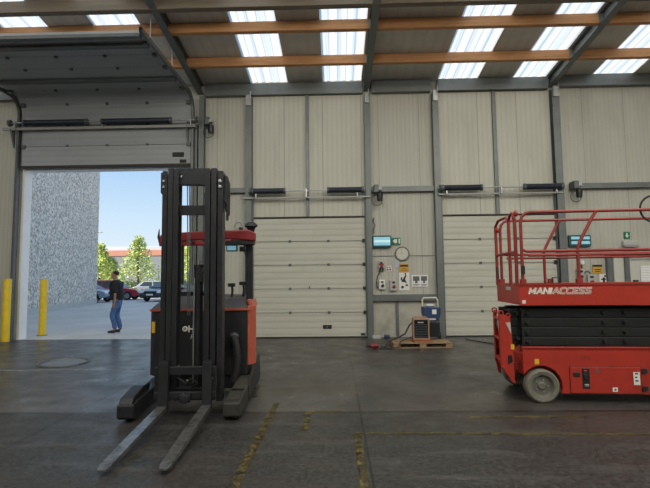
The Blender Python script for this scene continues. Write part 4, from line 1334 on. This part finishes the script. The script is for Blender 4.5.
# ------------------------------------------------------------------ pallet with heater and blue unit
PL = empty('pallet', (1.80, -1.55, 0), rad(1.5), 'low worn wooden pallet carrying a heater and a blue unit', 'pallet')
for bx in (-0.55, 0.0, 0.55):
    for by in (-0.27, 0.0, 0.27):
        MB().box(bx - 0.07, bx + 0.07, by - 0.05, by + 0.05, 0.018, 0.09).build('block', M_PWOOD, PL)
for by in (-0.27, 0.0, 0.27):
    MB().box(-0.62, 0.62, by - 0.05, by + 0.05, 0.0, 0.018).build('bottom_board', M_PWOOD, PL)
for q in range(6):
    by = -0.28 + q * 0.112
    MB().box(-0.62, 0.62, by - 0.045, by + 0.045, 0.09, 0.112).build('deck_board', M_PWOOD, PL, bevel=0.003)
HT = empty('heater', (1.81, -1.62, 0.145), rad(-4), 'dark fronted heater with pale orange frame on the pallet', 'heater')
MB().box(-0.175, 0.175, -0.10, 0.16, 0.0, 0.46).build('case', M_PINK, HT, bevel=0.015)
MB().box(-0.145, 0.145, -0.108, -0.10, 0.05, 0.43).build('front_panel', M_DGLASS, HT, bevel=0.004)
k = MB()
for q in range(8):
    k.box(-0.13, 0.13, -0.113, -0.108, 0.08 + q * 0.035, 0.088 + q * 0.035)
k.build('grille', M_STEELD, HT)
MB().box(-0.07, 0.05, -0.114, -0.108, 0.365, 0.385).build('name_plate', M_GREYP, HT)
MB().tube([(-0.12, 0.03, 0.46), (-0.12, 0.03, 0.485), (0.12, 0.03, 0.485), (0.12, 0.03, 0.46)], 0.010, 8).build('handle', M_PINK, HT)
tag(MB().box(1.62, 2.03, -1.83, -1.40, 0.113, 0.143).build('plastic_tray', M_ORBOX, loc=(1.82, -1.6, 0.113), bevel=0.01), 'flat orange tray under the heater on the pallet', 'tray')
BU = empty('compressor_trolley', (2.10, -1.36, 0.113), rad(2), 'blue machine on a trolley with white tube handle, behind the heater', 'machine')
MB().box(-0.17, 0.17, -0.08, 0.14, 0.06, 0.40).build('lower_case', M_BLACKP, BU, bevel=0.02)
MB().prism([(-0.20, 0.72), (0.20, 0.70), (0.17, 0.48), (0.08, 0.40), (-0.15, 0.42), (-0.19, 0.55)], 'y', -0.10, 0.14).build('blue_hood', M_BLUE, BU, bevel=0.015)
MB().box(-0.005, 0.09, -0.106, -0.10, 0.56, 0.66).build('badge', M_PAPER, BU)
MB().box(-0.10, 0.07, -0.104, -0.06, 0.43, 0.47).build('duct', M_GREYP, BU)
MB().tube([(-0.17, 0.1, 0.05), (-0.17, 0.1, 0.86), (-0.14, 0.1, 0.91), (0.14, 0.1, 0.91), (0.17, 0.1, 0.86), (0.18, 0.1, 0.62), (0.24, 0.1, 0.62)], 0.017, 10).build('handle', mat('pale handle', (0.68, 0.66, 0.50), 0.4), BU, smooth=True)
MB().ball((-0.02, 0.02, 0.74), 0.11, 0.07, 0.035, 14, 8).build('plastic_wrap', mat('crumpled plastic', (0.60, 0.62, 0.64), 0.3, bump=0.5, scale=14), BU, smooth=True)
for sx in (-0.19, 0.19):
    MB().lathe([(0.02, -0.02), (0.075, -0.02), (0.08, 0.0), (0.075, 0.02), (0.02, 0.02)], (sx, 0.08, 0.08), 'x', 20).build('wheel', M_BLACK, BU, smooth=True)
MB().tube([(-0.17, 0.02, 0.36), (-0.24, 0.02, 0.30), (-0.33, 0.03, 0.12), (-0.52, -0.08, 0.035), (-0.68, -0.17, 0.0), (-0.75, -0.19, -0.10), (-0.80, -0.21, -0.128), (-0.87, -0.22, -0.115)], 0.016, 8).build('power_cable', M_BLACK, HT, smooth=True)
MB().tube([(-0.17, -0.03, 0.07), (-0.30, -0.10, 0.03), (-0.42, -0.18, 0.0), (-0.46, -0.30, 0.0), (-0.50, -0.37, -0.11), (-0.70, -0.40, -0.134), (-0.9, -0.36, -0.134)], 0.010, 8).build('power_cable', M_BLACK, HT, smooth=True)
PG = empty('power_plug', (0.80, -1.86, 0), rad(8), 'red industrial plug lying on the floor near the pallet', 'plug')
MB().lathe([(0.02, -0.11), (0.042, -0.10), (0.05, -0.03), (0.056, -0.02), (0.056, 0.06), (0.045, 0.07), (0.0, 0.07)], (0.0, 0, 0.057), 'x', 18).build('body', M_REDG, PG, smooth=True)
MB().lathe([(0.02, -0.2), (0.03, -0.12), (0.02, -0.10)], (0, 0, 0.05), 'x', 12).build('cable_gland', M_BLACK, PG, smooth=True)
tag(MB().box(0.88, 1.07, -0.32, -0.20, 0.0, 0.07).build('small_carton', M_GREYP, loc=(0.97, -0.26, 0), bevel=0.008), 'small pale carton at the foot of the clock column', 'carton')
tag(MB().box(1.16, 1.30, -0.32, -0.22, 0.0, 0.09).build('small_case', M_BLUE, loc=(1.23, -0.27, 0), bevel=0.02), 'small blue case against the pale plinth', 'case')
tag(MB().tube([(0.98, -0.06, 3.0), (0.955, -0.06, 2.92), (1.01, -0.06, 2.82), (0.97, -0.06, 2.72), (0.97, -0.06, 2.6)], 0.012, 8).build('hanging_cable', M_BLACK, smooth=True, loc=(0.97, -0.06, 2.8)), 'black cable hanging on the wall above the emergency lamp', 'cable')
tag(MB().tube([(3.05, -0.6, 0.012), (3.4, -1.4, 0.012), (3.75, -2.3, 0.012), (3.6, -3.2, 0.012)], 0.010, 8).build('floor_cable', M_BLACK, smooth=True, loc=(3.4, -1.4, 0.01)), 'thin black cable trailing across the floor towards the lift', 'cable')

# ------------------------------------------------------------------ outside: neighbouring building, cars, trees, far buildings
M_PEB = pebble_material()
NB = empty('neighbouring_building', (-13.73, 8.54, 0), math.atan2(9.53, -2.09), 'tall windowless grey pebbled building flanking the yard', 'building')
# local +x runs along the visible wall away from the hall, local +y into the building
MB().box(-7.0, 9.78, 0.0, 12.0, 0.30, 11.0).build('pebbled_wall', M_PEB, NB)
MB().box(-7.02, 9.80, -0.03, 12.0, 0.0, 0.30).build('plinth', mat('pale plinth concrete', (0.50, 0.48, 0.45), 0.8, var=0.08, scale=3), NB)
MB().box(-7.05, 9.83, -0.05, 12.0, 11.0, 11.15).build('roof_edge', M_STEEL, NB)

M_GLASS = mat('car glass', (0.035, 0.05, 0.065), 0.06, spec=0.9)
M_LAMP = mat('headlight glass', (0.75, 0.78, 0.80), 0.12)
M_TYREB = mat('car tyre', (0.02, 0.02, 0.022), 0.8)
M_ALLOY = mat('alloy wheel', (0.42, 0.43, 0.45), 0.35, 0.7)


def car(name, loc, rz, paint, label, Lh=2.15, hw=0.88, roof=1.46, group='cars parked in the yard'):
    """front of the car points to local -x"""
    root = empty(name, loc, rz, label, 'car', group)
    ax = Lh * 0.62
    prof = [(-Lh, 0.34), (-Lh - 0.02, 0.55), (-Lh + 0.10, 0.74), (-Lh + 0.35, 0.83), (-Lh * 0.46, 0.95), (Lh * 0.80, 1.02), (Lh * 0.97, 0.95), (Lh, 0.60), (Lh - 0.03, 0.32)]
    for cx in (ax, -ax):
        prof += [(cx + 0.37 * math.cos(math.pi * t / 8), 0.30 + 0.37 * math.sin(math.pi * t / 8)) for t in range(9)]
    prof += []
    b = MB().prism(prof, 'y', -hw, hw).build('body', paint, root, bevel=0.06)
    z0, z1 = 0.95, roof
    bx0, bx1, tx0, tx1 = -Lh * 0.50, Lh * 0.90, -Lh * 0.12, Lh * 0.62
    hb, ht = hw * 0.93, hw * 0.70
    k = MB()
    vs = [(bx0, -hb, z0), (bx1, -hb, z0), (bx1, hb, z0), (bx0, hb, z0), (tx0, -ht, z1 - 0.04), (tx1, -ht, z1 - 0.04), (tx1, ht, z1 - 0.04), (tx0, ht, z1 - 0.04)]
    vs += [((tx0 + tx1) / 2 - 0.4, -ht * 0.9, z1), ((tx0 + tx1) / 2 + 0.3, -ht * 0.9, z1), ((tx0 + tx1) / 2 + 0.3, ht * 0.9, z1), ((tx0 + tx1) / 2 - 0.4, ht * 0.9, z1)]
    k.add(vs, [(0, 1, 5, 4), (1, 2, 6, 5), (2, 3, 7, 6), (3, 0, 4, 7), (4, 5, 9, 8), (5, 6, 10, 9), (6, 7, 11, 10), (7, 4, 8, 11), (8, 9, 10, 11), (0, 3, 2, 1)])
    k.build('cabin', paint, root, bevel=0.03)

    def lerp(a, c, t):
        return tuple(p + (q - p) * t for p, q in zip(a, c))

    def pane(nm, A, B, Cc, D, off, m0=0.06, m1=0.94, h0=0.08, h1=0.90):
        A, B, Cc, D = vs[A], vs[B], vs[Cc], vs[D]
        q = [lerp(lerp(A, B, m0), lerp(D, Cc, m0), h0), lerp(lerp(A, B, m1), lerp(D, Cc, m1), h0), lerp(lerp(A, B, m1), lerp(D, Cc, m1), h1), lerp(lerp(A, B, m0), lerp(D, Cc, m0), h1)]
        q = [tuple(c + o for c, o in zip(p, off)) for p in q]
        q2 = [tuple(c - 1.6 * o for c, o in zip(p, off)) for p in q]
        MB().add(q + q2, [(0, 1, 2, 3), (7, 6, 5, 4), (0, 4, 5, 1), (1, 5, 6, 2), (2, 6, 7, 3), (3, 7, 4, 0)]).build(nm, M_GLASS, root)
    pane('windshield', 3, 0, 4, 7, (-0.012, 0, 0.010))
    pane('rear_window', 1, 2, 6, 5, (0.012, 0, 0.010))
    for A, B, Cc, D, sg in ((0, 1, 5, 4, -1), (2, 3, 7, 6, 1)):
        pane('side_window', A, B, Cc, D, (0, sg * 0.012, 0.004), 0.10, 0.47)
        pane('side_window', A, B, Cc, D, (0, sg * 0.012, 0.004), 0.51, 0.90)
    for cx in (-ax, ax):
        for sg in (-1, 1):
            y = sg * (hw - 0.10)
            wv = MB().lathe([(0.20, -0.1), (0.30, -0.1), (0.325, -0.06), (0.325, 0.06), (0.30, 0.1), (0.20, 0.1), (0.20, -0.1)], (cx, y, 0.325), 'y', 24, False).build('wheel', M_TYREB, root, smooth=True)
            k = MB().lathe([(0.21, 0.0), (0.21, sg * 0.085), (0.18, sg * 0.085), (0.17, sg * 0.06), (0.0, sg * 0.05)], (cx, y, 0.325), 'y', 24)
            k.build('rim', M_ALLOY, wv, smooth=True)
    for sg in (-1, 1):
        MB().prism([(-Lh - 0.03, 0.62), (-Lh + 0.03, 0.76), (-Lh + 0.22, 0.79), (-Lh + 0.12, 0.64)], 'y', sg * hw * 0.98 - (0.36 if sg > 0 else 0), sg * hw * 0.98 + (0.36 if sg < 0 else 0)).build('headlight', M_LAMP, root, bevel=0.015)
        MB().box(Lh - 0.05, Lh + 0.015, sg * hw * 0.72 - 0.14, sg * hw * 0.72 + 0.14, 0.72, 0.88).build('tail_light', M_REDG, root, bevel=0.015)
        MB().ball((-Lh * 0.33, sg * (hw + 0.09), 1.0), 0.09, 0.10, 0.07, 10, 7).build('wing_mirror', paint, root, smooth=True)
    MB().box(-Lh - 0.035, -Lh + 0.03, -hw * 0.52, hw * 0.52, 0.56, 0.74).build('grille', M_BLACK, root, bevel=0.02)
    MB().box(-Lh - 0.04, -Lh + 0.02, -hw * 0.80, hw * 0.80, 0.30, 0.42).build('air_intake', M_BLACK, root, bevel=0.02)
    MB().box(-Lh - 0.052, -Lh, -0.26, 0.26, 0.45, 0.56).build('number_plate', M_PAPER, root)
    return root


car('hatchback', (-17.95, 20.3, 0), rad(176), mat('silver blue car paint', (0.30, 0.38, 0.48), 0.25, 0.4, coat=0.6), 'silver blue car half hidden behind the pebbled building')
car('estate_car', (-17.6, 23.8, 0), rad(184), mat('dark red car paint', (0.48, 0.035, 0.055), 0.22, 0.2, coat=0.8), 'dark red car standing side-on behind the walking person', 2.3, 0.9, 1.56)
car('sedan', (-12.55, 22.0, 0), rad(78), mat('blue black car paint', (0.022, 0.032, 0.055), 0.2, 0.3, coat=0.8), 'dark blue car facing the hall, beside the truck mast', 2.2, 0.9, 1.45)
car('hatchback', (-15.3, 27.6, 0), rad(190), mat('pale silver car paint', (0.48, 0.52, 0.56), 0.25, 0.3, coat=0.6), 'pale silver car showing between the red and the dark blue car')


def leaf_material(name, col):
    m = mat(name, col, 0.55, var=0.35, scale=1.6)
    nodes_of(m)[2].inputs['Subsurface Weight'].default_value = 0.0
    return m


M_LEAF = leaf_material('yellow green leaves', (0.50, 0.58, 0.16))
M_LEAFD = leaf_material('mid green leaves', (0.30, 0.40, 0.13))
M_BARK = mat('bark', (0.12, 0.09, 0.065), 0.9, var=0.3, scale=10, bump=0.5)


def tree(loc, h, r, label, leaves, seed, n=1700):
    rnd = random.Random(seed)
    root = empty('tree', loc, rnd.random() * 6, label, 'tree', 'trees beyond the parked cars')
    k = MB().tube([(0, 0, 0), (0.04, 0.02, h * 0.3), (-0.03, 0.03, h * 0.6), (0, 0, h * 0.92)], [0.13, 0.11, 0.08, 0.03], 10)
    tk = k.build('trunk', M_BARK, root, smooth=True)
    blobs = []
    for i in range(22):
        t = i / 21
        z = h * (0.26 + 0.68 * t)
        rr = r * (0.55 + 0.45 * math.sin(math.pi * min(1, 0.25 + t * 0.9))) * (1.05 - 0.75 * t)
        a = i * 2.4
        p = Vector((rr * 0.75 * math.cos(a), rr * 0.75 * math.sin(a), z))
        blobs.append((p, r * (0.52 - 0.28 * t)))
        MB().tube([(0, 0, z - 0.5), tuple(p * 0.6 + Vector((0, 0, (z - 0.3) * 0.4))), tuple(p)], [0.035, 0.022, 0.01], 6).build('branch', M_BARK, root)
    k = MB()
    for i in range(n):
        c, br = rnd.choice(blobs)
        d = Vector((rnd.gauss(0, 1), rnd.gauss(0, 1), rnd.gauss(0, 0.8)))
        d = d.normalized() * br * rnd.random() ** 0.4
        p = c + d
        u = Vector((rnd.gauss(0, 1), rnd.gauss(0, 1), rnd.gauss(0, 1))).normalized()
        v = u.orthogonal().normalized()
        s_ = rnd.uniform(0.07, 0.15)
        k.add([p - u * s_ * 1.4, p + v * s_ * 0.7, p + u * s_ * 1.4, p - v * s_ * 0.7], [(0, 1, 2, 3)])
    k.build('foliage', leaves, root)
    return root


tree((-19.7, 33.0, 0), 6.0, 1.9, 'bright yellow green tree standing between the person and the truck mast', M_LEAF, 1)
tree((-24.4, 34.5, 0), 5.4, 1.7, 'yellow green tree half hidden by the pebbled building', M_LEAF, 2)
tree((-14.8, 34.0, 0), 5.6, 1.8, 'yellow green tree seen through the truck mast', M_LEAF, 3)
tree((-15.6, 46.0, 0), 4.2, 1.6, 'mid green tree farther back, before the long roofs', M_LEAFD, 4)
tree((-29.5, 47.0, 0), 4.6, 1.8, 'mid green tree far back beside the lamp post', M_LEAFD, 5)
hg = MB()
rnd = random.Random(9)
for i in range(7000):
    p = Vector((rnd.uniform(-44, -6), 37.5 + rnd.uniform(-0.5, 0.5), 0.1 + 1.35 * rnd.random() ** 0.7))
    u = Vector((rnd.gauss(0, 1), rnd.gauss(0, 1), rnd.gauss(0, 1))).normalized()
    v = u.orthogonal().normalized()
    s_ = rnd.uniform(0.08, 0.16)
    hg.add([p - u * s_, p + v * s_ * 0.7, p + u * s_, p - v * s_ * 0.7], [(0, 1, 2, 3)])
tag(hg.build('hedge', M_LEAFD, loc=(-25, 37.5, 0)), 'low clipped green hedge running behind the parked cars', 'hedge', None, 'stuff')
lp = empty('street_lamp', (-22.3, 30.0, 0), 0, 'tall pale lamp post in front of the trees, by the pebbled building', 'lamp post')
MB().tube([(0, 0, 0), (0, 0, 3.0), (0, 0, 6.0)], [0.085, 0.07, 0.05], 12).build('post', M_GALV, lp, smooth=True)
MB().box(-0.25, 0.45, -0.12, 0.12, 6.0, 6.10).build('lamp_head', M_GREYP, lp, bevel=0.03)
FB = empty('warehouse', (-27.0, 60.0, 0), rad(-2), 'long low grey warehouse with pale roof and orange red band, far behind the trees', 'building')
MB().box(-34, 34, 0, 16, 0, 5.5).build('wall', mat('warehouse wall', (0.22, 0.23, 0.235), 0.7, var=0.08, scale=0.6), FB)
MB().box(-34.1, 34.1, -0.15, 0.0, 5.5, 6.4).box(-34, 34, 0.0, 16, 5.5, 6.4).build('red_band', mat('orange red cladding', (0.50, 0.21, 0.14), 0.6, var=0.06, scale=1), FB)
MB().prism([(0.6, 6.4), (0.6, 6.9), (8, 7.7), (16, 6.9), (16, 6.4)], 'x', -34, 34).build('roof', mat('pale warehouse roof', (0.55, 0.56, 0.58), 0.7, var=0.1, scale=0.4), FB)
for q in range(10):
    MB().box(-30 + q * 6.4, -27 + q * 6.4, -0.05, 0.1, 0.0, 3.6).build('loading_gate', mat('warehouse gate', (0.22, 0.23, 0.25), 0.6), FB)

# ------------------------------------------------------------------ the walking person
M_SKIN = mat('skin', (0.34, 0.19, 0.13), 0.55)
M_SHIRT = mat('black cotton', (0.012, 0.013, 0.018), 0.85)
M_JEANS = mat('blue denim', (0.06, 0.13, 0.30), 0.85, var=0.35, scale=7)
M_SHOE = mat('dark shoe', (0.018, 0.017, 0.018), 0.5)
PE = empty('person', (-6.33, 1.35, 0), rad(8), 'person in black t-shirt and blue jeans walking across the yard in profile', 'person')


def skinned(name, nodes, links, m, parent, root=0, sub=2, smooth=True):
    """nodes: (x, y, z, rx, ry); links: index pairs"""
    me = bpy.data.meshes.new(name)
    me.from_pydata([n[:3] for n in nodes], links, [])
    me.materials.append(m)
    o = bpy.data.objects.new(name, me)
    COL.objects.link(o)
    o.parent = parent
    md = o.modifiers.new('skin', 'SKIN')
    md.use_smooth_shade = True
    sv = me.skin_vertices[0].data
    for i, n in enumerate(nodes):
        sv[i].radius = (n[3], n[4])
        sv[i].use_root = (i == root)
    sb = o.modifiers.new('smooth', 'SUBSURF')
    sb.levels = sub
    sb.render_levels = sub
    return o


# facing local -x; the side towards the hall is local -y
N = [(0.06, 0, 0.95, .11, .12), (0.04, 0, 1.12, .10, .12), (0.02, 0, 1.32, .10, .14), (0.01, 0, 1.46, .06, .09), (-0.015, 0, 1.54, .052, .052), (-0.03, 0, 1.62, .078, .070), (-0.03, 0, 1.70, .095, .074), (-0.02, 0, 1.755, .06, .05)]
K = [(i, i + 1) for i in range(7)]


def chain(pts, start):
    a = start
    for p in pts:
        N.append(p)
        K.append((a, len(N) - 1))
        a = len(N) - 1
    return a


chain([(-0.125, 0, 1.655, .016, .016)], 5)                                   # nose
chain([(-0.115, 0, 1.61, .03, .03)], 5)                                       # chin and mouth
for sy, arm in ((-1, [(0.03, 0, 1.40), (0.075, -0.05, 1.12), (0.06, -0.045, 0.88)]), (1, [(0.03, 0, 1.40), (0.085, 0.05, 1.13), (0.07, 0.04, 0.90)])):
    y0 = sy * 0.20
    a = chain([(arm[0][0], y0, 1.41, .06, .06), ((arm[0][0] + arm[1][0]) / 2, y0 + sy * 0.03, 1.27, .050, .050), (arm[1][0], y0 + sy * 0.04, arm[1][2], .040, .040),
               ((arm[1][0] + arm[2][0]) / 2, y0 + sy * 0.04, (arm[1][2] + arm[2][2]) / 2, .036, .036), (arm[2][0], y0 + sy * 0.035, arm[2][2], .026, .026)], 3)
    hx, hy, hz = arm[2][0], y0 + sy * 0.03, arm[2][2]
    p = chain([(hx - 0.01, hy, hz - 0.06, .040, .020), (hx - 0.015, hy, hz - 0.09, .040, .018)], a)
    for q, (dx, ln) in enumerate(((-0.034, 0.062), (-0.012, 0.072), (0.011, 0.068), (0.032, 0.052))):
        chain([(hx - 0.015 + dx, hy, hz - 0.105, .009, .009), (hx - 0.02 + dx, hy - sy * 0.006, hz - 0.11 - ln * 0.55, .0085, .0085), (hx - 0.022 + dx, hy - sy * 0.022, hz - 0.11 - ln, .007, .007)], p)
    chain([(hx - 0.055, hy - sy * 0.01, hz - 0.065, .010, .010), (hx - 0.068, hy - sy * 0.02, hz - 0.10, .008, .008)], p - 1)
for sy, leg in ((-1, [(0.07, .92), (-0.045, .50), (0.045, .10), (-0.13, .045)]), (1, [(0.06, .92), (0.02, .50), (0.13, .10), (-0.04, .045)])):
    y = sy * 0.095
    chain([(leg[0][0], y, 0.86, .085, .085), ((leg[0][0] + leg[1][0]) / 2, y, 0.70, .078, .078), (leg[1][0], y, leg[1][1], .055, .055), ((leg[1][0] + leg[2][0]) / 2 + 0.02, y, 0.32, .055, .055), (leg[2][0], y, leg[2][1], .036, .036), ((leg[2][0] + leg[3][0]) / 2, y, 0.055, .036, .03), (leg[3][0], y, 0.04, .030, .022)], 0)
skinned('body', N, K, M_SKIN, PE)
# clothes follow the same skeleton, a little wider
sh = [(0.055, 0, 0.90, .19, .20), (0.05, 0, 1.02, .19, .20), (0.03, 0, 1.16, .19, .20), (0.02, 0, 1.32, .18, .20), (0.01, 0, 1.44, .12, .16), (0.0, 0, 1.495, .066, .070)]
sk = [(0, 1), (1, 2), (2, 3), (3, 4), (4, 5)]
for sy, ex in ((-1, 0.055), (1, 0.06)):
    sh += [(0.02, sy * 0.17, 1.42, .10, .10), (ex, sy * 0.225, 1.28, .085, .085), (ex + 0.01, sy * 0.24, 1.16, .082, .082), (ex + 0.012, sy * 0.242, 1.13, .080, .080)]
    n0 = len(sh)
    sk += [(4, n0 - 4), (n0 - 4, n0 - 3), (n0 - 3, n0 - 2), (n0 - 2, n0 - 1)]
skinned('t_shirt', sh, sk, M_SHIRT, PE)
je = [(0.06, 0, 1.00, .128, .150), (0.065, 0, 0.90, .130, .155)]
jk = [(0, 1)]
for sy, leg in ((-1, [(0.07, .92), (-0.045, .50), (0.045, .10)]), (1, [(0.06, .92), (0.02, .50), (0.13, .10)])):
    y = sy * 0.095
    n0 = len(je)
    je += [(leg[0][0], y, 0.80, .103, .098), ((leg[0][0] + leg[1][0]) / 2, y, 0.66, .092, .09), (leg[1][0], y, 0.50, .076, .074), ((leg[1][0] + leg[2][0]) / 2 + 0.015, y, 0.30, .072, .068), (leg[2][0], y, 0.11, .066, .062)]
    jk += [(1, n0)] + [(n0 + q, n0 + q + 1) for q in range(4)]
skinned('jeans', je, jk, M_JEANS, PE)
for sy, (hx, tx) in ((-1, (0.075, -0.16)), (1, (0.16, -0.07))):
    y = sy * 0.095
    skinned('shoe', [(hx, y, 0.055, .05, .045), ((hx + tx) / 2, y, 0.05, .05, .042), (tx, y, 0.04, .042, .034), (hx - 0.02, y, 0.12, .045, .045)], [(0, 1), (1, 2), (0, 3)], M_SHOE, PE)
MB().ball((0.005, 0, 1.70), 0.088, 0.078, 0.068, 16, 10).build('hair', mat('short dark hair', (0.03, 0.022, 0.018), 0.8), PE, smooth=True)
for sy in (-1, 1):
    MB().ball((-0.015, sy * 0.077, 1.645), 0.022, 0.010, 0.032, 10, 7).build('ear', M_SKIN, PE, smooth=True)
    MB().ball((-0.098, sy * 0.030, 1.668), 0.010, 0.012, 0.008, 8, 6).build('eye', M_PAPER, PE, smooth=True)
